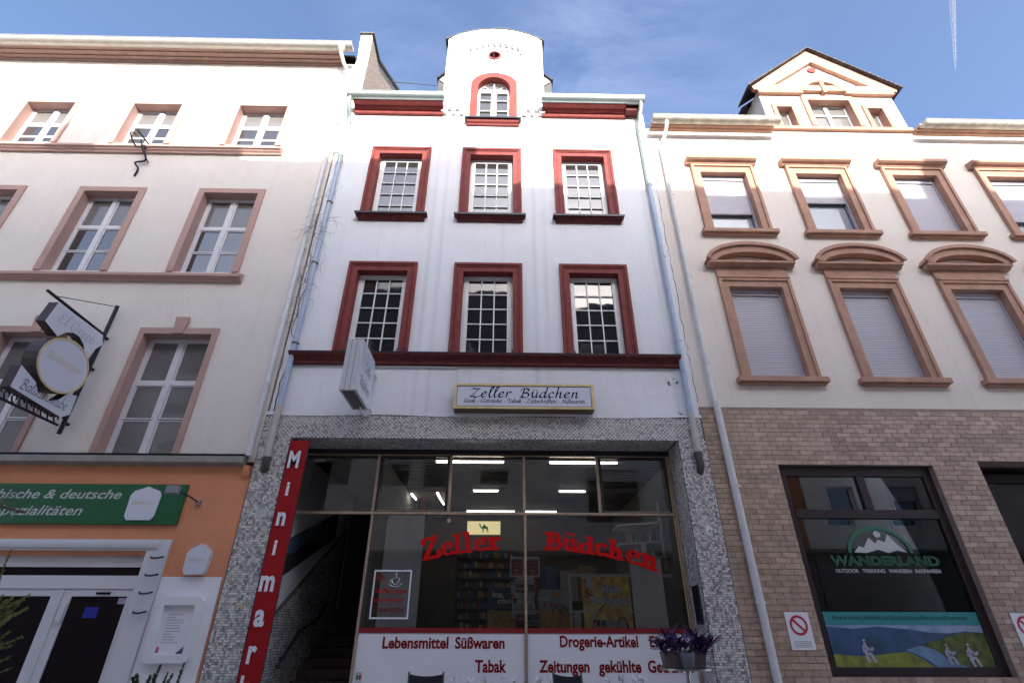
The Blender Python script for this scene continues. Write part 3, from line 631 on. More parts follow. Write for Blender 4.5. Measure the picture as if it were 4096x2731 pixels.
# red poster lettering on the glass, each letter on its own step of the arc
def arcword(items, y):
    for ch, x, z, ang, w_, h_ in items:
        mb = MB(); a, st = SERIF[ch]; sx = w_/a; sz = h_/.84
        if ch in 'ecn': sz = h_/.52
        if ch == 'r': sz = h_/.54
        if ch in 'ZB': sz = h_/.80
        if ch == 'ü': sz = h_/.76
        ca, sa = cos(radians(ang)), sin(radians(ang))
        def fn(p, x=x, z=z): u, v = p[0]*sx, p[1]*sz; return (x+u*ca-v*sa, z+u*sa+v*ca)
        pen_glyph(mb, st, fn, .20 if ch != 'e' else .17, .12 if ch != 'e' else .085, 0, y, 8); put('window_letter', mb, REDV, shop, origin=(x, y, z))
GY = YW+.002
arcword([('Z', -1.285, 2.525, 14, .30, .33), ('e', -.985, 2.60, 12, .21, .20), ('l', -.785, 2.635, 9, .15, .29), ('l', -.625, 2.655, 7, .15, .30), ('e', -.455, 2.68, 5, .21, .20), ('r', -.235, 2.70, 3, .22, .195)], GY)
arcword([('B', .715, 2.71, -2, .285, .265), ('ü', 1.005, 2.695, -5, .25, .285), ('d', 1.265, 2.665, -7, .245, .26), ('c', 1.535, 2.635, -10, .20, .20), ('h', 1.735, 2.60, -13, .265, .275), ('e', 2.03, 2.535, -16, .225, .21), ('n', 2.255, 2.47, -18, .285, .205)], GY)
# white framed coffee notice on the glass
mb = MB(); mb.prism([rect(-2.055, -1.45, 1.685, 2.385), rect(-2.030, -1.475, 1.71, 2.36)], GY-.002, GY-.0005, 'y'); put('notice_border', mb, mat('white_vinyl', (.75, .76, .8), .5), shop)
for body, x0, x1, base, cap in (('Eis', -2.0, -1.88, 2.245, .07), ('Kaffee zum', -1.99, -1.52, 2.045, .07), ('mitnehmen', -2.0, -1.545, 1.925, .068), ('Cappuccino', -2.0, -1.525, 1.79, .07)):
    text('notice_lettering', body, x0, x1, base, cap, GY, REDV if body != 'Cappuccino' else REDD2, shop, bold=.0)
mb = MB()
W_ = MATS['white_vinyl']
cxx, czz = -1.70, 2.22
pen_glyph(mb, [[(-.055, .04), (-.045, -.02), (0, -.045), (.045, -.02), (.055, .04), (0, .05), (-.055, .04)], [(-.05, .03), (-.08, .02), (-.075, -.005), (-.045, -.01)], [(-.09, -.045), (-.04, -.075), (.04, -.075), (.09, -.04)], [(0, .065), (.012, .09), (-.01, .115), (.008, .14)]], lambda p: (cxx+p[0], czz+p[1]), .014, .007, radians(30), GY)
put('cup_symbol', mb, W_, shop)
mb = MB(); mb.box(-2.145, -2.05, PY-.002, PY-.0005, .84, 1.0); st = put('payment_sticker', mb, mat('sticker_white', (.6, .6, .62), .5), shop)
text('sticker_lettering', 'BARZAHLUNG', -2.135, -2.06, .975, .014, PY-.0035, NAVY, st)
for x0, x1, c in ((-2.135, -2.10, 'sticker_green'), (-2.095, -2.06, 'sticker_red')):
    mb = MB(); mb.box(x0, x1, PY-.0035, PY-.0022, .90, .96); put('sticker_patch', mb, mat(c, (.01, .2, .08) if 'green' in c else (.4, .02, .04), .5), st)
mb = MB(); mb.prism([arc(-.905, 3.155, .032, .032, 0, 340, 17)], GY-.002, GY-.0005, 'y'); put('round_sticker', mb, mat('tan_sticker', (.55, .38, .27), .6), shop)

# ------------------------------------------------------- inside of the shop (room shell)
room = thing('shop_interior', (.4, 3, 1), 'dim shop room behind the kiosk glass with dark ceiling and pale side walls', 'shop room')
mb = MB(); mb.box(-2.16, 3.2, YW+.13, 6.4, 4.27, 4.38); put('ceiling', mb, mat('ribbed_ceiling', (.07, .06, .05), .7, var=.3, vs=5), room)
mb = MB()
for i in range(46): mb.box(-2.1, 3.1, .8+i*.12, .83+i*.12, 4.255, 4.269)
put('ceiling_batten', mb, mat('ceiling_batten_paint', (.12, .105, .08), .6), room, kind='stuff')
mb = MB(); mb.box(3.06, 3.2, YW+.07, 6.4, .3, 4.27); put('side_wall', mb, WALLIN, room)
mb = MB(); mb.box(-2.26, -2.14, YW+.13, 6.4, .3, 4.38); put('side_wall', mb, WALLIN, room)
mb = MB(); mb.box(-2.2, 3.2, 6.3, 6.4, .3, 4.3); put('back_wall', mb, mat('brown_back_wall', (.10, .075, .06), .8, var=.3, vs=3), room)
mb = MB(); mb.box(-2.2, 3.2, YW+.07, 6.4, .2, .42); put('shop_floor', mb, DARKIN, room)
for (x0, x1, y, z, d) in ((-1.22, .01, .75, 4.22, 0), (.86, 2.1, .75, 4.22, 0), (-.64, -.10, 2.85, 4.2, 0), (1.24, 1.81, 2.85, 4.2, 0), (-.91, .3, 5.03, 4.2, 0), (.55, 1.38, 5.03, 4.2, 0)):
    t = thing('ceiling_tube_light', ((x0+x1)/2, y, z), 'lit fluorescent tube on the shop ceiling, seen through the upper panes', 'ceiling light', 'fluorescent tubes on the kiosk ceiling')
    t['label'] = {(-1.22): 'lit ceiling tube right behind the top edge of the glass, left one', .86: 'lit ceiling tube right behind the top edge of the glass, right one', -.64: 'short lit tube halfway back on the ceiling above the yellow light box', 1.24: 'short lit tube halfway back on the ceiling, right of the middle post', -.91: 'lit ceiling tube far back, just above the transom left of the middle post', .55: 'lit ceiling tube far back, just above the transom right of the middle post'}[x0]
    mb = MB(); mb.tube([(x0, y, z), (x1, y, z)], .016, 8); put('tube', mb, TUBE, t)
    mb = MB(); mb.box(x0-.02, x1+.02, y-.03, y+.03, z+.02, z+.05); put('housing', mb, PVC, t)
for x, y0, y1, lab in ((-2.05, 3.2, 3.75, 'short lit tube running back over the left wall side, beside the water pipe'), (-1.46, 3.1, 4.2, 'longer lit tube running back above the coloured pipes')):
    t = thing('ceiling_tube_light', (x, y0, 4.2), lab, 'ceiling light', 'fluorescent tubes on the kiosk ceiling')
    mb = MB(); mb.tube([(x, y0, 4.2), (x+.04, y1, 4.2)], .018, 8); put('tube', mb, TUBE, t)
    mb = MB(); mb.box(x-.03, x+.03, y0-.02, y1, 4.222, 4.25); put('housing', mb, PVC, t)
# camel light box
cb = thing('light_box', (-.4, 3.0, 3.4), 'lit yellow light box with a green camel hanging inside behind the glass', 'light box')
mb = MB(); mb.box(-.76, -.03, 3.0, 3.12, 3.31, 3.60); put('box_body', mb, DARKMETAL, cb)
mb = MB(); mb.box(-.75, -.04, 2.985, 2.999, 3.32, 3.59); put('light_panel', mb, mat('yellow_light_panel', (.7, .6, .3), .5, emit=(1.0, .82, .42), es=.20), cb)
camel = [(0,.62),(.04,.70),(.10,.74),(.16,.72),(.19,.64),(.22,.50),(.30,.44),(.38,.50),(.46,.62),(.54,.68),(.60,.62),(.68,.52),(.78,.50),(.86,.42),(.88,.30),(.90,.12),(.95,.0),(.88,.0),(.83,.20),(.80,.28),(.82,.10),(.80,.0),(.74,.0),(.75,.14),(.72,.28),(.60,.30),(.50,.28),(.50,.12),(.52,.0),(.45,.0),(.45,.2),(.42,.26),(.41,.1),(.42,.0),(.35,.0),(.36,.16),(.35,.30),(.26,.34),(.18,.38),(.12,.50),(.10,.60),(.04,.60)]
mb = MB(); mb.prism([[(-.51+.235*x, 3.365+.24*z) for x, z in camel]], 2.980, 2.984, 'y'); put('camel_emblem', mb, mat('emblem_green', (.02, .30, .16), .5, emit=(.02, .3, .15), es=.04), cb)
# white sheets hanging behind the glass
for x0, x1, z0, z1, lab in ((-1.95, -1.32, 1.57, 3.245, 'tall white sheet hanging behind the glass left of the red word Zeller'), (2.10, 2.62, 1.57, 2.58, 'white hanging sheet behind the right end of the red lettering')):
    mb = MB(); n = 10
    for i in range(n):
        xa = x0+(x1-x0)*i/n; xb = x0+(x1-x0)*(i+1)/n; ya = .585+.006*sin(i*1.7); y2 = .585+.006*sin((i+1)*1.7)
        mb.add([(xa, ya, z0), (xb, y2, z0), (xb, y2, z1), (xa, ya, z1), (xa, ya+.004, z0), (xb, y2+.004, z0), (xb, y2+.004, z1), (xa, ya+.004, z1)], [(0, 1, 2, 3), (7, 6, 5, 4), (3, 2, 6, 7), (0, 4, 5, 1), (0, 3, 7, 4), (1, 5, 6, 2)])
    o = put('hanging_sheet', mb, SHEET); tag(o, lab, 'sheet', 'white sheets behind the shop glass')
# water pipes standing on the high ledge
def hookah(x, y, z, h, m, lab):
    t = thing('water_pipe', (x, y, z), lab, 'water pipe', 'water pipes on the ledge in the window')
    mb = MB(); mb.lathe([(.05, 0), (.055, .02), (.05, .05), (.022, .11), (.018, .14)], (x, y, z), 14); put('vase', mb, m, t, smooth=True)
    mb = MB(); mb.lathe([(.008, .14), (.016, .17), (.008, .2), (.014, .24), (.007, .27), (.012, .33), (.007, .36), (.007, h-.05), (.02, h-.045), (.022, h-.02), (.012, h)], (x, y, z), 10); mb.tube([(x, y, z+.2), (x-.06, y, z+.26)], .005, 6); mb.tube([(x, y, z+.2), (x+.06, y, z+.26)], .005, 6); put('stem', mb, m, t, smooth=True)
mb = MB(); mb.box(-2.1, -.95, 1.0, 1.35, 3.28, 3.31); o = put('display_ledge', mb, DARKIN); tag(o, 'dark display ledge at transom height carrying the water pipes', 'shelf')
CHR = mat('chrome', (.7, .7, .72), .15, metal=1); GRN = mat('green_glass', (.02, .5, .1), .2); RDG = mat('red_glass', (.4, .02, .03), .2)
hookah(-1.70, 1.2, 3.31, .52, CHR, 'silver water pipe with two hose arms on the high ledge')
hookah(-1.58, 1.2, 3.31, .34, GRN, 'slim green water pipe next to the silver one')
hookah(-1.50, 1.25, 3.31, .40, RDG, 'dark red water pipe right of the green one')
hookah(-1.38, 1.2, 3.31, .30, IRON, 'black short water pipe at the right end of the row')
# dark goods shelf with small packs
sh = thing('goods_shelf', (-.35, 3.6, .4), 'dark shelf full of small packets behind the word Zeller', 'shelf')
for k in range(8):
    mb = MB(); mb.box(-.95, .25, 3.3, 3.6, 1.55+k*.19, 1.565+k*.19); put('shelf_board', mb, BROWNF, sh)
mb = MB(); mb.box(-.98, .28, 3.62, 3.66, .4, 3.1); mb.box(-.98, -.955, 3.3, 3.62, .4, 3.1); mb.box(.255, .28, 3.3, 3.62, .4, 3.1); put('shelf_back', mb, BROWNF, sh)
mb = MB(); rnd = random.Random(5)
for k in range(8):
    x = -.93
    while x < .2:
        w_ = rnd.uniform(.04, .075); mb.box(x, x+w_*.85, 3.32, 3.42, 1.566+k*.19, 1.566+k*.19+rnd.uniform(.07, .13), rnd.randrange(5)); x += w_
PK = [flat('packet_'+n, c) for n, c in (('white', (.35, .33, .3)), ('red', (.22, .03, .02)), ('gold', (.3, .2, .06)), ('blue', (.03, .07, .2)), ('brown', (.1, .06, .04)))]
put('packets', mb, PK, sh, kind='stuff')
# bottle shelf at the right
sr = thing('corner_shelf', (2.6, 1.7, 2.7), 'white corner shelf with rows of bottles behind the right upper pane', 'shelf')
for z in (3.00, 3.34):
    mb = MB(); mb.prism([[(2.25, 1.9), (2.98, 1.5), (3.02, 1.6), (3.02, 2.4), (2.25, 2.4)]], z-.03, z, 'z'); put('shelf_board', mb, PVCL, sr)
mb = MB(); mb.box(2.1, 3.04, 1.45, 1.75, 2.70, 2.73); put('shelf_board', mb, PVCL, sr)
mb = MB(); mb.box(2.97, 3.0, 1.52, 1.6, 2.5, 3.7); put('shelf_upright', mb, PVCL, sr)
cols = [mat('bottle_'+n, c, .25) for n, c in (('amber', (.25, .09, .03)), ('white', (.45, .45, .45)), ('wine', (.1, .01, .03)), ('teal', (.02, .15, .15)))]
for i in range(14):
    x = 2.33+.05*i; y = 1.95-.027*i*1.6+.05; m = cols[(i*3//5) % 4]; h = .15+.03*((i*7) % 3)
    mb = MB(); mb.lathe([(.018, 0), (.019, h*.62), (.008, h*.78), (.008, h)], (x, max(1.62, y), 3.0), 8)
    tag(put('bottle', mb, m, origin=(x, max(1.62, y), 3.0), smooth=True), '%s bottle, number %s from the left in the row on the white corner shelf' % (('amber', 'white', 'wine red', 'teal')[(i*3//5) % 4], ('one', 'two', 'three', 'four', 'five', 'six', 'seven', 'eight', 'nine', 'ten', 'eleven', 'twelve', 'thirteen', 'fourteen')[i]), 'bottle', 'bottles on the corner shelf')
for i, (x, r, h) in enumerate(((2.62, .045, .22), (2.48, .04, .10), (2.78, .035, .08))):
    mb = MB(); mb.lathe([(r, 0), (r, h), (r*.7, h+.01)], (x, 1.55, 2.731), 12)
    tag(put('cup_stack', mb, PVCL, origin=(x, 1.55, 2.731)), ('tall stack of white paper cups on the inner shelf behind the letter e', 'low white tub left of the tall cup stack', 'small white tub right of the tall cup stack')[i], 'cups')
ct_ = thing('sales_counter', (1.3, 4.6, .4), 'dim sales counter with a glass front deep inside the shop', 'counter')
mb = MB(); mb.box(.5, 2.9, 4.4, 5.0, .42, 1.9); put('counter_body', mb, BROWNF, ct_)
mb = MB(); mb.box(.45, 2.95, 4.35, 5.05, 1.9, 1.95); put('counter_top', mb, PVCL, ct_)
for k in range(5):
    mb = MB(); mb.box(.5+k*.5, .95+k*.5, 5.9, 6.1, 2.2, 2.9+.12*(k % 2)); tag(put('display_board', mb, PK[(k*2+1) % 5], bevel=.01), ('red', 'blue', 'pale', 'gold', 'brown')[k]+' display card on the rear wall of the shop', 'display')
# ceiling posters / advertising boards behind the glass
def board(name, x0, x1, y, z0, z1, m, lab, cat='poster', th=.02):
    mb = MB(); mb.box(x0, x1, y, y+th, z0, z1); o = put(name, mb, m, origin=((x0+x1)/2, y, z0)); return tag(o, lab, cat)
YEL = mat('ice_poster_yellow', (.90, .78, .22), .5, var=.5, vs=7, tint=(.50, .16, .04))
b = board('ice_cream_poster', 1.37, 2.18, 1.10, 1.40, 2.345, YEL, 'yellow ice cream poster reading Mein Lieblingseis with white flowers behind the right pane')
for dy, mm, bo in ((0, mat('poster_blue', (.005, .06, .30), .5), .075), (-.003, mat('poster_letter_white', (.75, .76, .8), .5), .028)):
    text('poster_lettering', 'Mein', 1.70, 1.99, 2.09, .12, 1.096+dy, mm, b, bold=bo)
    text('poster_lettering', 'Lieblingseis', 1.51, 2.175, 1.93, .115, 1.096+dy, mm, b, bold=bo)
WPF = mat('petal_white_print', (.6, .58, .5), .6); RPF = mat('poster_red', (.30, .03, .015), .5)
rnd = random.Random(3)
mb = MB()
for k in range(9):
    cx_, cz_ = 1.42+rnd.random()*.20, 1.62+rnd.random()*.42
    for q in range(4): a = q*pi/2+rnd.random(); mb.prism([arc(cx_+.03*cos(a), cz_+.03*sin(a), .022, .022, 0, 315, 7)], 1.0975-.0004*k-.0001*q, 1.0985-.0004*k-.0001*q, 'y')
put('printed_flowers', mb, WPF, b)
mb = MB()
pen_glyph(mb, [[(1.5, 1.5), (1.55, 1.7), (1.7, 1.9), (1.9, 2.0)], [(1.9, 1.6), (1.97, 1.72), (2.06, 1.7), (2.09, 1.58)], [(1.4, 2.3), (1.48, 2.2), (1.44, 2.1), (1.55, 2.05)]], lambda p: p, .035, .02, .4, 1.0975)
put('printed_swirl', mb, RPF, b)
mb = MB(); mb.box(1.44, 1.545, 1.088, 1.09, 2.17, 2.33); put('paper_note', mb, PVCL, b)
for x0, x1, c, tx in ((1.565, 1.64, (.32, .02, .05), ''), (1.655, 1.73, (.02, .12, .35), ''), (1.745, 1.92, (.5, .48, .42), 'MÖVENPICK'), (1.935, 2.07, (.45, .44, .4), '')):
    mb = MB(); mb.box(x0, x1, 1.092, 1.094, 1.60, 1.69); q = put('brand_patch', mb, flat('brand_patch_%d' % int(x0*100), c), b)
    if tx: text('brand_lettering', tx, x0+.01, x1-.01, 1.625, .035, 1.090, NAVY, b)
b.scale = (.95, 1, .95); b.location = (1.775*.95, .61, 1.5-.1*.953)
b2 = board('beach_poster', -.24, .62, 1.65, 1.40, 2.22, mat('beach_print', (.5, .34, .12), .5, var=.3, vs=6), 'beach scene poster reading Ice cool, partly behind the newspaper rack')
mb = MB(); mb.prism([[(-.24, 1.86), (.0, 1.84), (.3, 1.84), (.62, 1.86), (.62, 2.20), (-.24, 2.22)]], 1.640, 1.645, 'y'); put('printed_sea', mb, mat('deep_blue_print', (.02, .05, .13), .5, var=.3, vs=6), b2)
text('poster_lettering', 'Ice,', -.17, .04, 2.05, .10, 1.634, SIGNW, b2, bold=.02, shear=.1); text('poster_lettering', 'cool', -.07, .2, 1.955, .09, 1.634, SIGNW, b2, bold=.02)
mb = MB(); pen_glyph(mb, [[(-.2, 1.83), (-.1, 1.7), (-.02, 1.6)], [(-.1, 1.83), (-.0, 1.7), (.06, 1.6)], [(-.14, 1.62), (-.02, 1.72), (.08, 1.70)]], lambda p: p, .014, .01, 0, 1.645); put('printed_deck_chair', mb, RPF, b2)
b3 = board('beach_poster', .66, 1.19, 1.65, 1.40, 2.18, MATS['beach_print'], 'beach poster with palm and sun reading cool und lekker, left of the yellow poster')
mb = MB(); mb.box(.66, 1.19, 1.640, 1.645, 1.86, 2.17); put('printed_sky', mb, mat('pale_blue_print', (.35, .42, .5), .5, var=.3, vs=5), b3)
text('poster_lettering', 'cool', .64, .86, 2.0, .09, 1.634, SIGNW, b3, bold=.02); text('poster_lettering', '& lekker', .74, 1.14, 1.90, .08, 1.632, RPF, b3, bold=.015, shear=.1)
mb = MB(); mb.prism([arc(.98, 2.10, .045, .045, 0, 337, 15)], 1.635, 1.638, 'y'); put('printed_sun', mb, flat('sun_orange', (.45, .2, .04)), b3)
mb = MB(); pen_glyph(mb, [[(1.0, 1.58), (1.03, 1.7), (1.04, 1.85)]], lambda p: p, .02, .02, 0, 1.645); put('printed_trunk', mb, RPF, b3)
mb = MB(); pen_glyph(mb, [[(1.04, 1.86), (.95, 1.89), (.9, 1.82)], [(1.04, 1.86), (1.12, 1.9), (1.16, 1.83)], [(1.04, 1.86), (1.0, 1.8)], [(1.04, 1.86), (1.09, 1.79)]], lambda p: p, .03, .02, 0, 1.637); put('printed_fronds', mb, flat('frond_green', (.05, .09, .02)), b3)
# white door-like frame behind
fr = thing('shelf_rack', (1.9, 2.0, 1.4), 'white shelf frame behind the yellow poster and hanging sheet', 'frame')
mb = MB(); mb.box(1.2, 2.98, 1.25, 1.32, 2.36, 2.41); put('top_rail', mb, PVCL, fr)
mb = MB(); mb.box(1.16, 1.2, 1.25, 1.32, 1.3, 2.41); put('upright', mb, PVCL, fr)
mb = MB(); mb.box(2.42, 2.47, 1.25, 1.32, 1.3, 2.359); put('upright', mb, PVCL, fr)
# newspaper stand
ns = thing('newspaper_stand', (.37, .95, .42), 'white wire newspaper stand holding papers behind the middle post of the window', 'newspaper stand')
mb = MB(); mb.box(.14, .64, .93, .945, 2.32, 2.64); put('header_board', mb, PVCL, ns)
mb = MB(); mb.box(.25, .54, .945, .955, .42, 2.32); put('back_panel', mb, PVCL, ns)
for x0, x1 in ((.16, .36), (.41, .62)):
    mb = MB(); mb.box(x0, x1, .922, .926, 2.345, 2.60); p = put('red_notice', mb, mat('notice_red', (.22, .02, .03), .5), ns)
    text('notice_lettering', 'AB 8. SEPTEMBER', x0+.02, x1-.02, 2.575, .014, .920, PVCL, ns)
    for k in range(5): mb = MB(); mb.box(x0+.02, x1-.02-.02*(k % 3), .9195, .921, 2.545-k*.02, 2.552-k*.02); put('notice_line', mb, flat('notice_pink', (.4, .15, .15)), ns)
    for k in range(3): mb = MB(); mb.prism([arc(x0+.06+k*.03, 2.42, .016, .016, 0, 330, 11)], .9192-.0004*k, .921, 'y'); put('printed_coin', mb, flat('coin_gold', (.45, .38, .2)), ns)
    text('notice_lettering', 'Bild', (x0+x1)/2-.018, (x0+x1)/2+.018, 2.36, .02, .920, PVCL, ns)
PAPER = mat('newsprint', (.55, .54, .52), .8, var=.12, vs=20)
mb = MB(); mb.box(.15, .345, .86, .875, 2.0, 2.22); mb.box(.21, .55, .845, .858, 2.03, 2.28); a_ = put('newspaper', mb, PAPER, ns)
text('headline', 'Die große', .22, .38, 2.235, .03, .842, flat('head_blue', (.02, .09, .2)), ns, bold=.01)
text('headline', 'Volks-', .22, .42, 2.155, .05, .842, NAVY, ns, bold=.03); text('headline', 'Wut!', .225, .40, 2.075, .055, .842, NAVY, ns, bold=.03); text('headline', 'Bild', .155, .205, 2.02, .04, .858, REDV, ns, bold=.03)
mb = MB(); mb.box(.44, .54, .842, .8445, 2.1, 2.2); put('press_photo', mb, flat('photo_ochre', (.2, .13, .06)), ns)
mb = MB(); mb.box(.17, .55, .84, .853, 1.72, 1.92); b_ = put('newspaper', mb, PAPER, ns); text('headline', 'Trierischer Volksfreund', .22, .50, 1.875, .022, .836, flat('head_steel', (.03, .1, .16)), ns)
mb = MB(); mb.box(.23, .62, .80, .812, 1.50, 1.76); c_ = put('newspaper', mb, mat('dark_front_page', (.03, .035, .035), .6), ns)
mb = MB(); mb.box(.24, .40, .795, .799, 1.56, 1.74); put('magazine', mb, mat('magazine_red', (.2, .02, .04), .5), ns); text('headline', 'EXPRESS', .25, .39, 1.68, .03, .793, PVCL, ns)
text('headline', 'rtbetrug', .42, .60, 1.66, .03, .797, PVCL, ns); text('headline', 'deutschen', .42, .61, 1.6, .03, .797, PVCL, ns)
mb = MB()
for z in (1.98, 2.2, 1.68, 1.84, 1.52): mb.tube([(.13, .83, z), (.64, .83, z)], .004, 5); mb.tube([(.13, .83, z), (.2, .94, z)], .004, 5); mb.tube([(.64, .83, z), (.56, .94, z)], .004, 5)
for x in (.17, .33, .5, .6): mb.tube([(x, .83, 1.45), (x, .83, 2.2)], .003, 5)
put('wire_basket', mb, CHR, ns)
mb = MB()
for k in range(11): mb.box(1.20, 1.31, 1.0, 1.02, 1.55+k*.022, 1.562+k*.022)
mb.box(1.195, 1.315, 1.02, 1.04, 1.5, 1.80); o = put('vent_grille', mb, PVCL); tag(o, 'small white slatted grille left of the yellow poster', 'grille')

# ------------------------------------------------------- stair entrance
ent = thing('stair_entrance', (-2.9, 1.5, 0), 'dark open entrance with stairs rising behind the red banner', 'entrance')
SX = -3.56
def stz(y): return 1.82+(y-.63)*.555           # top of the mosaic dado, rising with the stairs
mb = MB(); mb.box(SX-.12, SX-.002, YW+.0, 4.2, 0, 4.38); put('side_wall', mb, mat('entrance_wall_white', (.60, .59, .58), .7, var=.08, vs=3, bump=.3, bs=40), ent)
# dado tiles
rr = random.Random(9); mbt = MB(); g = .004; TP = .04
for i in range(int(3.2/TP)):
    y0 = YW+i*TP
    for j in range(int((stz(y0)-.1)/TP)):
        z0 = j*TP; q = rr.random(); k = 0 if q < .2 else 1 if q < .5 else 2 if q < .8 else 3
        mbt.add([(SX+.006, y0+g, z0+g), (SX+.006, y0+TP-g, z0+g), (SX+.006, y0+TP-g, z0+TP-g), (SX+.006, y0+g, z0+TP-g)], [(0, 3, 2, 1)], k)
me = mbt.mesh('dado_mosaic', TILE); o_ = link('dado_mosaic', me, ent, (0, 0, 0)); o_['kind'] = 'stuff'
mb = MB(); mb.prism([[(YW+.0, 0), (3.9, 0), (3.9, stz(3.9)-.03), (YW, stz(YW)-.03)]], SX-.001, SX+.004, 'x'); put('dado_backing', mb, GROUT, ent)
# steps
for k in range(14):
    y = .75+k*.28; z = .02+.155*k
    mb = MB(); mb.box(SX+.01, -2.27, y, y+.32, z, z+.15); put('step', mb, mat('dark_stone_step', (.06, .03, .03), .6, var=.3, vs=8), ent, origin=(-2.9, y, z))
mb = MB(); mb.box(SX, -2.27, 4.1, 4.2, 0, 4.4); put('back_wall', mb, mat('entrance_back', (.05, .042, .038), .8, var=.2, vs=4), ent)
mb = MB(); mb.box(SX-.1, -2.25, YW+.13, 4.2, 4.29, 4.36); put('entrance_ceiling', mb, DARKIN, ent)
mb = MB(); mb.box(-3.3, -2.65, 4.05, 4.095, 1.9, 3.9); put('inner_door', mb, BROWNF, ent)
mb = MB(); mb.box(-2.9, -2.78, 4.03, 4.045, 3.35, 3.68); put('door_notice', mb, WHITEP, ent)
# panorama photo following the stairs
mb = MB(); mb.prism([[(.62, 2.24+.06), (3.05, 3.24), (3.0, 3.75), (.6, 2.86)]], SX+.0, SX+.02, 'x')
po = put('landscape_photo', mb, mat('photo_dark', (.02, .025, .02), .25, var=.6, vs=5, tint=(.06, .05, .05))); tag(po, 'long slanted landscape photo of a valley town mounted along the stair wall', 'photo')
mb = MB(); mb.prism([[(.61, 2.62), (.9, 2.68), (1.3, 2.9), (2.1, 3.2), (2.9, 3.6), (2.99, 3.745), (.605, 2.855)]], SX+.021, SX+.023, 'x'); put('printed_sky', mb, mat('photo_sky', (.075, .11, .17), .25, var=.4, vs=3), po)
mb = MB(); mb.tube(sweep([(SX+.06, 1.02, 1.02), (SX+.08, 1.10, 1.12), (SX+.08, 1.66, 1.50), (SX+.08, 1.72, 1.52), (SX+.08, 2.60, 1.75), (SX+.08, 3.0, 2.0)]), .024, 10); mb.tube([(SX, 1.2, 1.13), (SX+.08, 1.2, 1.17)], .01, 6); mb.tube([(SX, 2.3, 1.6), (SX+.08, 2.3, 1.66)], .01, 6)
put('handrail', mb, mat('handrail_blue_black', (.03, .04, .06), .35, metal=.4), ent, smooth=True)

# ------------------------------------------------------- signs and fittings on the centre house
bn = thing('minimarket_banner', (-3.44, -.07, 0), 'tall narrow red vertical banner with white letters spelling Minimark', 'banner')
mb = MB(); nB = 26; zs = [.35+(4.33-.35)*i/nB for i in range(nB+1)]
for i in range(nB):
    ya = -.072+.006*sin(zs[i]*5.1); y2 = -.072+.006*sin(zs[i+1]*5.1)
    mb.add([(-3.60, ya, zs[i]), (-3.285, ya-.004, zs[i]), (-3.285, y2-.004, zs[i+1]), (-3.60, y2, zs[i+1]), (-3.60, ya+.006, zs[i]), (-3.285, ya+.002, zs[i]), (-3.285, y2+.002, zs[i+1]), (-3.60, y2+.006, zs[i+1])], [(0, 1, 2, 3), (7, 6, 5, 4), (0, 3, 7, 4), (1, 5, 6, 2)])
put('banner_cloth', mb, mat('banner_red', (.34, .006, .008), .6, spec=.25, var=.15, vs=2.5, bump=.2, bs=8), bn)
mb = MB(); mb.tube([(-3.605, -.07, .3), (-3.605, -.07, 4.33)], .006, 6); mb.tube([(-3.28, -.07, .3), (-3.28, -.07, 4.33)], .006, 6); put('banner_rod', mb, IRON, bn)
for ch, zc, cap, w_ in (('M', 4.0, .29, .18), ('i', 3.53, .24, .05), ('n', 3.06, .225, .135), ('i', 2.64, .24, .05), ('m', 2.14, .235, .215), ('a', 1.69, .235, .15), ('r', 1.24, .235, .12), ('k', .855, .29, .15)):
    xh = {'M': 1, 'i': .76/.73, 'n': .56/.73, 'm': .56/.73, 'a': .56/.73, 'r': .56/.73, 'k': .76/.73}[ch]
    text('banner_letter', ch, -3.475-w_/2, -3.475+w_/2, zc-cap/2, cap/xh, -.088, MATS['white_vinyl'], bn, bold=.035)
for k in range(9): mb = MB(); mb.box(-3.29, -3.27, -.085, -.06, .6+k*.45, .615+k*.45); put('banner_tie', mb, BLACK, bn)

# projecting sign
X0, X1, Y0_, Y1_, Z0_, Z1_ = -2.63, -2.36, -1.0, -.15, 4.86, 5.79
ps = thing('projecting_sign', (-2.5, -.15, 5.3), 'white box sign with navy script projecting from the wall on the left', 'sign')
mb = MB(); mb.box(X0, X1, Y0_, Y1_, Z0_, Z1_); put('sign_case', mb, mat('sign_case_white', (.60, .60, .62), .4, var=.1, vs=3, streak=.2), ps, bevel=.004)
for xx in (X0+.075, X0+.16):
    mb = MB(); mb.box(xx, xx+.006, Y0_-.002, Y0_-.0003, Z0_, Z1_); put('case_seam', mb, IRONP, ps)
mb = MB(); mb.box(X0+.04, X1-.04, Y0_+.05, Y1_-.05, Z0_-.006, Z0_-.0005); put('bottom_plate', mb, mat('underside_grey', (.14, .125, .115), .6, var=.2, vs=5), ps)
mb = MB(); mb.box(X1+.0005, X1+.006, Y0_+.01, Y1_-.005, Z0_+.005, Z1_-.005); face = put('sign_face', mb, SIGNW, ps)
mbx = MB()
def face_script(body, y0, y1, base, cap):
    tot = sum(GL[c][0] for c in body); sx = (y1-y0)/tot; sz = cap/.78; x = 0; tmp = MB()
    for i, c in enumerate(body):
        a, st = GL[c]; xo = x; pen_glyph(tmp, st, lambda p: (y0+(xo+p[0]+.1*p[1])*sx, base+p[1]*sz), .075, .04, radians(38), -.0002*(i % 2), 6); x += a
    mbx.add([(X1+.0075-v[1], v[0], v[2]) for v in tmp.v], tmp.f)
face_script('Zeller', -.72, -.30, 5.34, .17); face_script('Büdchen', -.88, -.25, 5.03, .17)
put('sign_script', mbx, NAVY, ps)
for z in (4.88, 5.55): mb = MB(); mb.box(X1+.01, X1+.035, -.16, -.001, z, z+.04); put('bracket', mb, PVCL, ps)
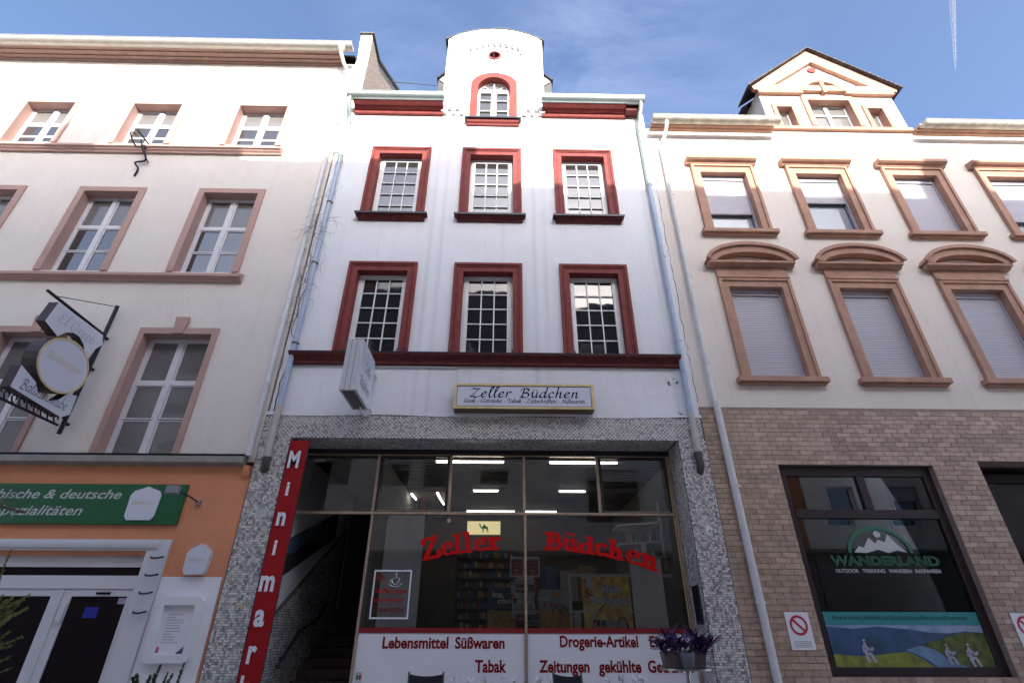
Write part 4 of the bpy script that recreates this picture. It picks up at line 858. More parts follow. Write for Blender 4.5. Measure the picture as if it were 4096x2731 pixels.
mb = MB(); mb.tube(sweep([(-2.45, -.3, 4.855), (-2.45, -.25, 4.80), (-2.42, -.06, 4.79), (-2.30, -.05, 4.83)]), .02, 8); put('cable_conduit', mb, PVCL, ps)
mb = MB(); mb.tube([(-2.42, -.03, 5.76), (-.86, -.03, 5.765), (-.86, -.03, 5.3)], .010, 6); put('wall_cable', mb, PVCL, house, label='white painted cable running from under the string course down to the name board')

# flat name board
nb_ = thing('name_board', (.37, -.2, 4.8), 'long gold framed name board with navy script above the shop window', 'sign')
mb = MB(); mb.box(-.865, 1.575, -.225, -.004, 4.855, 5.345); put('board_case', mb, mat('case_brown', (.16, .11, .07), .5, metal=.3), nb_)
mb = MB(); mb.prism([rect(-.875, 1.59, 4.87, 5.34), rect(-.83, 1.545, 4.91, 5.305)], -.25, -.226, 'y'); put('gold_frame', mb, GOLD, nb_, bevel=.005)
mb = MB(); mb.box(-.829, 1.544, -.236, -.2262, 4.911, 5.304); put('board_face', mb, SIGNW, nb_)
mb = MB(); mb.prism([rect(-.822, 1.537, 4.918, 5.297), rect(-.816, 1.531, 4.924, 5.291)], -.2385, -.2368, 'y'); put('thin_border', mb, NAVY, nb_)
script('board_script', 'Zeller', -.60, .13, 5.085, .165, -.239, NAVY, nb_, pw=.125, ph=.045, track=.06)
script('board_script', 'Büdchen', .29, 1.33, 5.085, .165, -.239, NAVY, nb_, pw=.125, ph=.045, track=.06)
script('board_script', 'Kiosk - Getränke - Tabak - Zeitschriften - Süßwaren', -.70, 1.42, 4.985, .072, -.239, NAVY, nb_, pw=.12, ph=.06, k=4)
# small fittings
o = MB(); o.tube([(-3.825, -.04, 2.90), (-3.825, -.10, 2.90)], .03, 14); o.tube([(-3.825, -.10, 2.90), (-3.825, -.104, 2.90)], .013, 10)
tag(put('door_viewer', o, CHR, smooth=True), 'small round silver lamp socket on the left mosaic pier', 'fitting')
n74 = thing('house_number', (-3.83, -.045, 1.8), 'small brass house number 74 on the left mosaic pier', 'house number')
text('digit', '7', -3.885, -3.835, 1.79, .075, -.052, GOLD, n74, bold=.02); text('digit', '4', -3.825, -3.77, 1.79, .075, -.052, GOLD, n74, bold=.02)
t = thing('wall_sensor', (3.27, -.04, 2.9), 'small white sensor box on the right mosaic pier', 'sensor')
mb = MB(); mb.box(3.225, 3.285, -.055, -.04, 2.84, 2.99); put('sensor_plate', mb, PVC, t, bevel=.004)
mb = MB(); mb.tube([(3.27, -.055, 2.91), (3.29, -.13, 2.93)], [.022, .018], 10); put('sensor_head', mb, PVC, t, smooth=True)
mb = MB(); mb.box(OX1-.03, OX1-.006, .09, .37, 1.62, 2.15); tag(put('letter_panel', mb, mat('midnight_panel', (.012, .012, .03), .25), bevel=.004), 'dark blue upright panel on the right mosaic reveal', 'panel')
for x0, x1, z0, z1 in ((3.02, 3.12, 5.50, 5.57), (3.17, 3.24, 5.50, 5.57), (3.17, 3.21, 4.87, 4.93), (3.33, 3.37, 4.87, 4.93), (2.98, 3.2, 5.63, 5.645)):
    pass
mb = MB(); rnd = random.Random(11)
for cx_, cz_, n_, s_ in ((3.04, 5.50, 5, .022), (3.19, 5.51, 5, .02), (3.16, 4.885, 4, .018), (3.24, 4.87, 3, .014), (3.0, 5.60, 3, .008), (3.12, 5.61, 3, .008)):
    for q in range(n_):
        px_, pz_ = cx_+rnd.uniform(-.03, .03), cz_+rnd.uniform(-.035, .035)
        mb.prism([[(px_+s_*rnd.uniform(.5, 1.2)*cos(a), pz_+s_*rnd.uniform(.5, 1.2)*sin(a)) for a in [k*pi/3 for k in range(6)]]], -.0022-.0003*q, -.001-.0001*q, 'y')
put('paint_loss', mb, mat('bare_render', (.13, .11, .10), .9), house, label='patches where old brackets were torn off the white render')

# ================================================================== LEFT HOUSE
lh = thing('restaurant_house', (-9, 0, 0), 'tall pale house at the left with dusky pink window frames and orange ground floor', 'house')
LC = (-6.2, -8.87, -11.55, -14.2)
holes = []
for cx in LC:
    holes.append(rect(cx-.66, cx+.66, 11.72, 13.22)); holes.append(rect(cx-.66, cx+.66, 7.90, 10.16)); holes.append(rect(cx-.70, cx+.70, 4.07, 6.47))
mb = MB(); mb.prism([rect(-16, -4.16, 3.98, 15.05)]+holes, .002, .4, 'y'); put('wall', mb, STUCCO_L, lh)
def l_window(cx, z0, z1, fo, fi, kind):
    mb = MB()
    zt = z1+.13
    mb.prism([[(cx-fo, z0), (cx-fi, z0), (cx-fi, z1), (cx+fi, z1), (cx+fi, z0), (cx+fo, z0), (cx+fo, zt), (cx-fo, zt)]], -.03, .0015, 'y')
    e = .06
    mb.prism([[(cx-fi-e, z0), (cx-fi, z0), (cx-fi, z1), (cx+fi, z1), (cx+fi, z0), (cx+fi+e, z0), (cx+fi+e, z1+.045), (cx-fi-e, z1+.045)]], .002, .30, 'y')
    w = put('window', mb, MAUVE, lh, origin=(cx, 0, z0), bevel=.004)
    if kind == 'key':
        mb = MB(); mb.prism([[(cx-.09, z1+.0), (cx+.09, z1+.0), (cx+.13, z1+.36), (cx-.13, z1+.36)]], -.06, -.031, 'y'); put('keystone', mb, MAUVE, w)
    Y = .20; f = .06; mb = MB()
    mb.prism([rect(cx-fi, cx+fi, z0, z1), rect(cx-fi+f, cx+fi-f, z0+.06, z1-f)], Y, Y+.07, 'y')
    H = z1-z0
    tr = z0+H*(.60 if kind != 'top' else .60)
    mb.box(cx-fi+f-.002, cx+fi-f+.002, Y-.012, Y+.06, tr-.045, tr+.045); mb.box(cx-.05, cx+.05, Y-.018, Y+.06, z0+.05, z1-f)
    put('window_frame', mb, PVCL, w, bevel=.004)
    panes = []
    for s in (-1, 1):
        xa, xb = (cx+.05, cx+fi-f) if s > 0 else (cx-fi+f, cx-.05)
        rows = [(z0+.06, tr-.045), (tr+.045, z1-f)]
        if kind == 'key': mid = z0+H*.30; 
        else: mid = z0+H*.30
        rows = [(z0+.06, mid-.012), (mid+.012, tr-.045), (tr+.045, z1-f)]
        for r0, r1 in rows:
            mb = MB(); b = .035; mb.prism([rect(xa, xb, r0, r1), rect(xa+b, xb-b, r0+.02, r1-.02)], Y+.004, Y+.045, 'y'); put('sash', mb, PVCL, w, origin=(xa, Y, r0))
            mb = MB(); mb.box(xa+b-.004, xb-b+.004, Y+.02, Y+.026, r0+.016, r1-.016); p = put('pane', mb, PANE_C if (kind == 'key' or r0 > tr) else PANE, w, origin=((xa+xb)/2, Y, (r0+r1)/2)); p.rotation_euler = (radians(random.gauss(0, .5)), 0, radians(random.gauss(0, .6)))
    mb = MB(); mb.box(cx-fi-.05, cx+fi+.05, .31, .34, z0-.05, z1+.05); put('dark_backing', mb, BLACK, w)
for cx in LC:
    l_window(cx, 11.72, 13.17, .74, .60, 'top'); l_window(cx, 7.905, 10.11, .745, .60, 'mid'); l_window(cx, 4.075, 6.42, .745, .64, 'key')
profile_x('string_course', [(.001, 11.36), (-.05, 11.36), (-.06, 11.39), (-.10, 11.42), (-.11, 11.44), (-.15, 11.46), (-.15, 11.52), (.001, 11.60)], -15.9, -5.36, MAUVE, lh)
profile_x('string_course', [(.001, 7.63), (-.05, 7.63), (-.06, 7.66), (-.10, 7.69), (-.14, 7.71), (-.14, 7.77), (.001, 7.84)], -15.9, -5.33, MAUVE, lh)
profile_x('cornice', [(.001, 14.93), (-.06, 14.94), (-.07, 14.97), (-.15, 14.98), (-.16, 15.01), (-.26, 15.02), (-.27, 15.05), (-.37, 15.06), (-.37, 15.10), (.001, 15.10)], -15.9, -4.45, mat('brown_cornice', (.26, .16, .13), .7, var=.2, vs=5, streak=.15), lh)
ZL = mat('grey_gutter', (.40, .39, .36), .5, metal=.2, var=.2, vs=6, streak=.15)
gutter(lh, -15.9, -4.14, -.44, 15.14, .13, ZL, .9, .3)
mb = MB(); mb.add([(-16, -.2, 15.12), (-4.15, -.2, 15.12), (-4.15, 5, 19.2), (-16, 5, 19.2), (-16, 10, 15.1), (-4.15, 10, 15.1)], [(0, 1, 2, 3), (3, 2, 5, 4), (0, 3, 4), (1, 5, 2)]); put('roof', mb, SLATE, lh)
mb = MB(); mb.prism([[(.0, 13.0), (9.0, 13.0), (9.0, 15.4), (5.0, 19.75), (.62, 16.16), (-.12, 16.16), (-.05, 15.0), (-.02, 13.0)]], -4.12, -3.82, 'x'); put('fire_wall', mb, ROUGHCAST, lh, label='bare rough party wall rising above the neighbouring roof')
mb = MB(); mb.box(-4.16, -3.90, -.03, .001, 11.5, 15.2); put('party_strip', mb, STUCCO_L, lh)
mb = MB(); mb.prism([[(-.01, 15.15), (-.05, 15.15), (-.09, 15.4), (-.16, 15.8), (-.18, 16.12), (.0, 16.12)]], -4.13, -3.825, 'x'); put('parapet_corbel', mb, STUCCO_L, lh)
mb = MB(); mb.prism([[(-.22, 16.165), (.62, 16.165), (5.0, 19.77), (5.0, 19.9), (.58, 16.24), (-.22, 16.22)]], -4.16, -3.77, 'x'); put('parapet_coping', mb, SLATE, lh)
pts = sweep([(-4.62, -.45, 15.42), (-4.60, -.42, 15.2), (-4.42, -.2, 14.9), (-4.25, -.085, 14.7)])
pipe(lh, [(-4.42, -.44, 15.0), (-4.42, -.43, 14.85), (-4.38, -.25, 14.72), (-4.30, -.10, 14.6), (-4.27, -.085, 14.3), (-4.25, -.085, 4.05)], .05, PIPEWHITE, clamps=[(-4.25, -.085, 12.6), (-4.25, -.085, 9.9), (-4.25, -.085, 8.5), (-4.25, -.085, 7.2), (-4.25, -.085, 5.4)])
mb = MB(); mb.lathe([(.05, 0), (.07, .06), (.12, .16), (.12, .2)], (-4.42, -.44, 14.86), 14); put('gutter_funnel', mb, ZL, lh, smooth=True)
mb = MB(); mb.box(-16, -8, .3, 10, 0, 15.3); mb.box(-16, -4.3, 9, 10, 0, 15.3); put('rear_mass', mb, DARKIN, lh)
# orange ground floor
mb = MB(); mb.prism([[(-16, 0), (-11, 0), (-11, 2.52), (-5.42, 2.52), (-5.42, 0), (-4.16, 0), (-4.16, 3.9), (-16, 3.9)]], -.004, .4, 'y'); put('ground_floor_wall', mb, ORANGE, lh)
profile_x('ledge', [(-.0045, 3.89), (-.06, 3.90), (-.14, 3.92), (-.15, 3.93), (-.15, 4.03), (.0, 4.05)], -15.9, -4.28, mat('ledge_zinc', (.34, .32, .30), .5, metal=.2, var=.25, vs=4), lh)
mb = MB(); mb.box(-15.9, -4.275, -.16, .001, 4.052, 4.062); put('ledge_flashing', mb, DARKMETAL, lh)
mb = MB(); mb.prism([[(-.005, 3.70), (-.05, 3.72), (-.09, 3.80), (-.12, 3.885), (-.005, 3.885)]], -4.27, -4.17, 'x'); put('corbel', mb, ORANGE, lh)
# door set
dr = thing('restaurant_door', (-6.5, 0, 0), 'white double entrance door with dark glass at the restaurant, seen in the lower left corner', 'door')
mb = MB()
mb.prism([[(-11, 0), (-10.9, 0), (-10.9, 2.58), (-5.42, 2.58), (-5.42, 0), (-5.10, 0), (-5.10, 2.74), (-11, 2.74)]], -.05, -.0045, 'y'); put('door_surround', mb, PVCL, dr, bevel=.008)
mb = MB(); mb.prism([[(-.051, 2.60), (-.08, 2.62), (-.09, 2.66), (-.09, 2.70), (-.051, 2.71)]], -10.95, -5.25, 'x'); put('surround_moulding', mb, PVCL, dr)
mb = MB(); mb.box(-10.89, -5.42, .08, .14, 2.36, 2.57); put('lintel_board', mb, PVCL, dr)
mb = MB(); mb.box(-10.89, -5.43, .10, .11, 2.24, 2.36); put('transom_light', mb, PANE_D, dr)
mb = MB(); mb.box(-10.89, -5.42, .05, .12, 2.06, 2.24); put('door_head', mb, PVCL, dr, bevel=.004)
for x0, x1 in ((-6.5, -5.44), (-7.62, -6.56), (-8.74, -7.68)):
    mb = MB(); mb.prism([rect(x0, x1, .02, 2.055), rect(x0+.12, x1-.12, .3, 1.96)], .07, .12, 'y'); put('door_leaf', mb, PVCL, dr, bevel=.004)
    mb = MB(); mb.box(x0+.11, x1-.11, .09, .098, .29, 1.97); put('door_pane', mb, PANE_D, dr)
mb = MB(); mb.box(-6.555, -6.505, .055, .12, .02, 2.055); put('door_post', mb, PVCL, dr)
mb = MB(); mb.box(-6.12, -5.92, .082, .088, 1.68, 1.82); put('blue_sticker', mb, flat('sticker_blue', (.01, .015, .28)), dr)
mb = MB(); mb.box(-6.46, -6.38, .03, .068, 1.62, 1.86); put('white_box', mb, PVCL, dr)
mb = MB(); mb.box(-6.02, -5.82, .05, .068, 1.985, 2.015); put('door_plate', mb, NAVY, dr)
mb = MB(); mb.box(-5.68, -5.56, .08, .088, 1.86, 1.94); put('opening_sticker', mb, flat('sticker_lilac', (.35, .3, .42)), dr)
wp = MB(); wp.box(-5.09, -4.19, -.02, -.0045, 0, 2.22); tag(put('white_board', wp, WHITEP, bevel=.003), 'large plain white board on the orange wall carrying the menu case', 'board')
# menu case
mc = thing('menu_case', (-4.64, -.05, 1.1), 'white rounded menu case with a printed menu on the white board', 'menu case')
def rrect(x0, x1, z0, z1, r, n=5):
    o = []
    for cx_, cz_, a in ((x1-r, z1-r, 0), (x0+r, z1-r, 90), (x0+r, z0+r, 180), (x1-r, z0+r, 270)):
        o += [(cx_+r*cos(radians(a+90*i/n)), cz_+r*sin(radians(a+90*i/n))) for i in range(n+1)]
    return o
mb = MB(); mb.prism([rrect(-4.97, -4.33, 1.13, 1.95, .09), rect(-4.87, -4.43, 1.22, 1.84)], -.11, -.021, 'y'); put('case_frame', mb, PVC, mc, bevel=.006)
mb = MB(); mb.box(-4.869, -4.431, -.05, -.03, 1.221, 1.839); put('menu_sheet', mb, WHITEP, mc)
for i in range(11):
    mb = MB(); w_ = random.uniform(.10, .26); mb.box(-4.80, -4.80+w_, -.0525, -.0505, 1.72-i*.035, 1.727-i*.035); put('menu_line', mb, flat('menu_grey', (.3, .3, .33)), mc)
mb = MB(); mb.box(-4.84, -4.80, -.0525, -.0505, 1.25, 1.32); put('printed_bottle', mb, flat('print_pink', (.5, .12, .18)), mc)
mb = MB(); mb.prism([[(-4.56, 1.24), (-4.44, 1.24), (-4.44, 1.35)]], -.0525, -.0505, 'y'); put('printed_shape', mb, flat('print_blue', (.08, .12, .2)), mc)
# shield sign
def shield_poly(cx_, z0, z1, hw):
    return [(cx_-hw*.75, z0), (cx_+hw*.75, z0), (cx_+hw*.95, z0+.06), (cx_+hw, z1-.14), (cx_+hw*.8, z1-.07), (cx_+hw*.3, z1-.03), (cx_, z1), (cx_-hw*.3, z1-.03), (cx_-hw*.8, z1-.07), (cx_-hw, z1-.14), (cx_-hw*.95, z0+.06)]
t = thing('beer_shield', (-4.6, -.05, 2.4), 'small white shield shaped beer sign on the orange wall above the menu case', 'sign')
mb = MB(); mb.prism([shield_poly(-4.60, 2.25, 2.68, .175)], -.09, -.005, 'y'); put('shield_body', mb, PVCL, t, bevel=.006)
mb = MB(); mb.prism([shield_poly(-4.60, 2.28, 2.65, .145)], -.093, -.0905, 'y'); put('shield_face', mb, SIGNW, t)
script('shield_script', 'Bitburger', -4.72, -4.48, 2.43, .045, -.095, GOLD, t)
# green sign
gs = thing('green_sign', (-6.8, -.03, 3.2), 'long dark green restaurant sign with white italic lettering on the orange wall', 'sign')
mb = MB(); mb.box(-10.2, -5.10, -.06, -.005, 2.96, 3.58); put('sign_board', mb, GREENS, gs, bevel=.004)
WH = mat('sign_lettering_white', (.5, .52, .5), .5)
text('sign_lettering', 'griechische & deutsche', -8.62, -6.10, 3.345, .145, -.063, WH, gs, bold=.012, shear=.25)
text('sign_lettering', 'Spezialitäten', -8.0, -6.62, 3.09, .15, -.063, WH, gs, bold=.012, shear=.25)
mb = MB(); mb.prism([shield_poly(-5.70, 3.02, 3.54, .24)], -.085, -.0615, 'y'); put('shield', mb, SIGNW, gs); script('shield_script', 'Bitburger', -5.88, -5.52, 3.26, .055, -.088, GOLD, gs)
# spot lamp
sl = thing('spot_lamp', (-4.95, -.1, 3.3), 'small floodlight on an arm aimed at the green sign', 'lamp')
mb = MB(); mb.tube([(-4.87, -.005, 3.30), (-4.92, -.2, 3.35), (-5.02, -.42, 3.40)], .012, 6); put('lamp_arm', mb, IRON, sl)
mb = MB(); mb.box(-5.16, -4.98, -.50, -.40, 3.34, 3.46); put('lamp_head', mb, mat('lamp_grey', (.25, .25, .28), .4), sl, bevel=.01)
mb = MB(); mb.box(-4.90, -4.84, -.05, -.005, 3.26, 3.34); put('lamp_base', mb, mat('lamp_grey', (.25, .25, .28), .4), sl)
for z in (2.48, 2.24, 2.0, 1.75):
    mb = MB(); mb.tube(sweep([(-5.32, -.06, z+.01), (-5.26, -.12, z-.012), (-5.18, -.13, z-.012), (-5.13, -.06, z+.012)]), .013, 6)
    o = put('iron_hook', mb, IRON); tag(o, {2.48: 'topmost of the four dark hooks on the white door surround', 2.24: 'second dark hook from the top on the white door surround', 2.0: 'third dark hook from the top on the white door surround', 1.75: 'lowest of the four dark hooks on the white door surround'}[z], 'hook', 'hooks up the white door surround')
# hanging restaurant sign, standing out from the wall in the plane x = HX
HX = -7.5
hs = thing('hanging_sign', (HX, -.1, 5.5), 'wrought iron bracket sign with a round beer disc between two curved white boxes', 'sign')
mb = MB(); mb.tube([(HX, -.10, 4.40), (HX, -.10, 6.98)], .035, 8); mb.tube([(HX, -.10, 6.30), (HX, .0, 6.30)], .03, 6); mb.tube([(HX, -.1, 5.65), (HX, .0, 5.65)], .03, 6); mb.tube([(HX, -.1, 4.6), (HX, .0, 4.6)], .03, 6)
mb.tube([(HX, -.10, 6.33), (HX, -1.50, 6.36)], .026, 8); mb.tube([(HX, -.2, 4.52), (HX, -1.60, 4.52)], .022, 8)
mb.tube(sweep([(HX, -.12, 5.95), (HX, -.18, 5.6), (HX, -.13, 5.2), (HX, -.2, 4.9), (HX, -.14, 4.65)]), .028, 6)
for k in range(9): mb.tube(sweep([(HX, -.28-.14*k, 4.52), (HX, -.34-.14*k, 4.62), (HX, -.28-.14*k, 4.66), (HX, -.24-.14*k, 4.60)], 3), .012, 5)
mb.tube([(HX, -.12, 6.95), (HX, -1.3, 6.38)], .008, 5)
put('iron_bracket', mb, IRON, hs, smooth=True)
def boxx(name, prof, m, th=.16, mf=None):
    mb = MB(); mb.prism([prof], HX-th/2-.0, HX+th/2, 'x'); b_ = put(name, mb, m, hs)
    mb = MB(); mb.prism([prof], HX+th/2+.001, HX+th/2+.006, 'x'); put(name+'_face', mb, mf or SIGNW, hs); return b_
CASE = mat('sign_case_brown', (.06, .04, .04), .5)
topp = [(-1.30, 6.26), (-.22, 6.26), (-.14, 6.1), (-.30, 5.88)]+[( -.72-.42*cos(radians(a)), 5.36+.62*sin(radians(a))) for a in (140, 120, 100, 80, 60, 40)]+[(-1.36, 5.86)]
boxx('top_box', topp, CASE)
lowp = [(-1.36, 4.70), (-.30, 4.62), (-.16, 4.72), (-.18, 5.06)]+[(-.72+.42*cos(radians(a)), 5.36+.60*sin(radians(a))) for a in (-35, -55, -75, -95, -115, -135)]+[(-1.36, 5.06)]
boxx('lower_box', lowp, CASE)
disc = [(-.72+.52*cos(radians(a)), 5.37+.46*sin(radians(a))) for a in range(0, 360, 15)]
boxx('disc', disc, CASE, .24)
mb = MB(); mb.prism([disc, [(-.72+.49*cos(radians(a)), 5.37+.43*sin(radians(a))) for a in range(0, 360, 15)]], HX+.127, HX+.135, 'x'); put('disc_rim', mb, GOLD, hs)
def side_script(body, y0, y1, base, cap, X, m, pw=.06):
    tot = sum(GL[c][0] for c in body); sx = (y1-y0)/tot; sz = cap/.78; x = 0; tmp = MB(); o_ = MB()
    for i, c in enumerate(body):
        a, st = GL[c]; xo = x; pen_glyph(tmp, st, lambda p: (y0+(xo+p[0]+.1*p[1])*sx, base+p[1]*sz), pw, .035, radians(38), 0, 5); x += a
    o_.add([(X-v[1], v[0], v[2]) for v in tmp.v], tmp.f); put('sign_script', o_, m, hs)
GL['g'] = (.5, [[(.40,.42),(.28,.5),(.11,.38),(.05,.14),(.15,.01),(.29,.1),(.39,.3)], [(.43,.5),(.38,-.1),(.25,-.25),(.05,-.15)]])
side_script('El Greco'.replace('El', 'El'), -1.18, -.34, 5.98, .17, HX+.0875, mat('grey_lettering', (.32, .33, .38), .5)) if all(c in GL for c in 'El Greco') else None
side_script('Bitburger', -1.10, -.36, 5.36, .13, HX+.128, GOLD)
side_script('Balduinsstube', -1.22, -.28, 4.74, .16, HX+.0875, NAVY, .075)
# upper wrought ornament
o = MB(); XX = -8.55
o.tube([(XX, .0, 11.62), (XX+.0, -.5, 11.6)], .02, 6); o.tube(sweep([(XX, -.1, 11.55), (XX+.03, -.35, 11.2), (XX, -.6, 11.35), (XX-.02, -.45, 11.5)]), .018, 6)
o.tube(sweep([(XX, -.02, 10.6), (XX+.04, -.06, 10.8), (XX-.06, -.10, 10.95), (XX+.1, -.05, 11.1), (XX+.06, -.2, 11.3), (XX, -.05, 11.5)]), .022, 6); o.tube(sweep([(XX+.2, -.05, 11.0), (XX+.1, -.2, 11.2), (XX, -.3, 11.5)]), .018, 6)
tag(put('wrought_iron_bracket', o, IRON), 'dark scrolled iron bracket on the upper wall of the left house', 'iron bracket')

# cracked joints where the houses meet
rnd = random.Random(13)
for x0_, z0_, z1_, par in ((3.50, 5.1, 12.2, None), (-4.13, 4.2, 12.6, None)):
    mb = MB(); p = []
    z = z0_
    while z < z1_: p.append((x0_+rnd.gauss(0, .014), -.003, z)); z += rnd.uniform(.04, .14)
    mb.tube(p, [rnd.uniform(.002, .007) for _ in p], 4, caps=False); put('joint_crack', mb, mat('crack_dark', (.10, .085, .075), .95), house)
# dry vine between the pipes
vi = thing('dry_vine', (-4.05, -.02, 4.5), 'leafless dry vine creeping up between the two downpipes', 'vine')
rnd = random.Random(21)
def twig(mb, p, d, n, r, wander=.25, keep=None):
    pts = [Vector(p)]; d = Vector(d)
    for i in range(n):
        d = (d+Vector((rnd.gauss(0, wander), rnd.gauss(0, .04), rnd.gauss(0, wander*.8)))).normalized()
        q = pts[-1]+d*.085; q.y = max(-.2, min(-.012, q.y)); pts.append(q)
        if keep: q.x += (keep-q.x)*.25
    mb.tube(pts, [r*(1-.7*i/len(pts)) for i in range(len(pts))], 5, caps=False); return pts
mb = MB()
main = twig(mb, (-4.07, -.03, 4.6), (.02, 0, 1), 72, .008, .22, -4.06); mb2 = MB(); main2 = twig(mb2, (-4.02, -.05, 6.8), (0, 0, 1), 44, .006, .25, -4.07)
put('main_stem', mb, BARK, vi); put('side_stem', mb2, BARK, vi)
for k in range(34):
    p = main[20+int(50*rnd.random())] if k % 2 else main2[int(40*rnd.random())]
    mb = MB(); s = rnd.choice((-1, -1, 1)); pts = twig(mb, p, (s*rnd.uniform(.5, 1), -.1, rnd.uniform(-.3, .6)), rnd.randrange(3, 7), .0035, .35)
    pts2 = twig(mb, pts[len(pts)//2], (s*.3, 0, -1), rnd.randrange(2, 6), .0028, .3); put('twig', mb, BARK, vi, origin=tuple(p))

# ================================================================== RIGHT HOUSE
rh = thing('gabled_house', (9, 0, 0), 'cream house at the right with peach window frames, gabled dormer and brick ground floor', 'house')
RC = (5.14, 7.42, 9.74, 12.02)
RX0, RX1 = 3.502, 14.2
holes = []
for cx in RC: holes.append(rect(cx-.58, cx+.58, 9.19, 11.04)); holes.append(rect(cx-.59, cx+.59, 5.61, 7.71))
gd = [(7.96, 9.07, 12.78, 13.80), (7.06, 7.46, 12.76, 13.50), (9.46, 9.86, 12.76, 13.50)]
for x0, x1, z0, z1 in gd: holes.append(rect(x0-.04, x1+.04, z0-.02, z1+.04))
outer = [(RX0, 5.04), (RX1, 5.04), (RX1, 12.58), (10.32, 12.58), (10.32, 14.2), (8.5, 15.85), (6.74, 14.2), (6.74, 12.58), (RX0, 12.58)]
mb = MB(); mb.prism([outer]+holes, .002, .36, 'y'); put('wall', mb, STUCCO_R, rh)
def r_window(cx, z0, z1, fo, fi, zo, blind, up):
    mb = MB()
    mb.prism([[(cx-fo, z0), (cx-fi, z0), (cx-fi, z1), (cx+fi, z1), (cx+fi, z0), (cx+fo, z0), (cx+fo, zo), (cx-fo, zo)]], -.05, .0015, 'y')
    b = .06; mb.prism([[(cx-fo, z0+.001), (cx-fo+b, z0+.001), (cx-fo+b, zo-b), (cx+fo-b, zo-b), (cx+fo-b, z0+.001), (cx+fo, z0+.001), (cx+fo, zo), (cx-fo, zo)]], -.08, -.0505, 'y')
    e = .045; mb.prism([[(cx-fi-e, z0), (cx-fi, z0), (cx-fi, z1), (cx+fi, z1), (cx+fi, z0), (cx+fi+e, z0), (cx+fi+e, z1+.035), (cx-fi-e, z1+.035)]], .002, .24, 'y')
    w = put('window', mb, PEACH, rh, origin=(cx, 0, z0), bevel=.005)
    mb = MB(); mb.box(cx-.84, cx+.84, -.14, .0, z0-.115, z0-.01); mb.box(cx-.80, cx+.80, -.09, .0, z0-.15, z0-.116); put('sill', mb, PEACH, w, bevel=.01)
    if up:
        mb = MB(); mb.prism([[(.0, zo+.0), (-.09, zo+.0), (-.10, zo+.03), (-.16, zo+.05), (-.20, zo+.08), (-.20, zo+.16), (.0, zo+.20)]], cx-.83, cx+.83, 'x'); put('lintel_hood', mb, PEACH, w, bevel=.004)
    else:
        mb = MB(); mb.box(cx-fo-.0, cx+fo+.0, -.055, .0, zo+.002, zo+.27); mb.box(cx-fo, cx+fo, -.10, -.056, zo+.0, zo+.05); put('frieze', mb, PEACH, w, bevel=.004)
        zb = zo+.27
        mb = MB(); mb.prism([[(.0, zb+.002), (-.11, zb+.002), (-.12, zb+.03), (-.19, zb+.05), (-.19, zb+.10), (.0, zb+.10)]], cx-.90, cx+.90, 'x')
        ao = arc(cx, zb+.06, .95, .47, 8, 172, 18); ai = list(reversed(arc(cx, zb+.04, .76, .28, 10, 170, 18))); mb.prism([ao+ai], -.20, .0, 'y')
        ao = arc(cx, zb+.06, .98, .50, 8, 172, 18); ai = list(reversed(arc(cx, zb+.06, .90, .42, 8, 172, 18))); mb.prism([ao+ai], -.25, -.201, 'y')
        put('pediment', mb, PEACH, w)
        mb = MB(); mb.prism([arc(cx, zb+.04, .74, .26, 12, 168, 14)], -.03, .0, 'y'); put('pediment_field', mb, STUCCO_R, w)
    Y = .16
    mb = MB(); mb.prism([rect(cx-fi, cx+fi, z0-.0, z1), rect(cx-fi+.05, cx+fi-.05, z0+.05, z1-.05)], Y, Y+.06, 'y'); put('window_frame', mb, PVCL if blind <= z0+.1 else mat('mauve_frame', (.16, .13, .2), .4), w)
    mb = MB(); mb.box(cx-fi+.05, cx+fi-.05, Y+.03, Y+.036, z0+.04, z1-.04); put('pane', mb, mat('pale_curtained_pane', (.30, .33, .36), .03, ior=1.9), w)
    # roller shutter: slats, guide rails, box
    n = int((z1-.12-blind)/.055)
    mb = MB(); mb.box(cx-fi+.002, cx+fi-.002, Y-.07, Y-.01, z1-.13, z1-.001); put('shutter_box', mb, SHUTTER, w)
    if ('sl', round(fi, 2)) not in PM:
        m2 = MB(); m2.prism([[(0, 0), (-.004, .012), (-.004, .040), (0, .052), (.006, .052), (.006, 0)]], -fi+.03, fi-.03, 'x'); PM[('sl', round(fi, 2))] = m2.mesh('shutter_slat', SHUTTER)
    for i in range(n): inst('shutter_slat', PM[('sl', round(fi, 2))], w, (cx, Y-.035, z1-.13-.055*(i+1)))
    for s in (-1, 1):
        mb = MB(); xa = cx+s*(fi-.018); mb.box(xa-.017, xa+.017, Y-.06, Y-.005, z0, z1-.131); put('guide_rail', mb, SHUTTER, w)
    mb = MB(); mb.box(cx-fi+.03, cx+fi-.03, Y-.05, Y-.02, z1-.13-.055*n-.035, z1-.13-.055*n-.003); put('bottom_rail', mb, mat('shutter_rail', (.12, .12, .13), .5), w)
for i, cx in enumerate(RC):
    r_window(cx, 9.20, 11.01, .74, .54, 11.25, (9.80, 10.22, 9.36, 9.72)[i], True)
    r_window(cx, 5.62, 7.68, .74, .55, 7.88, 5.63, False)
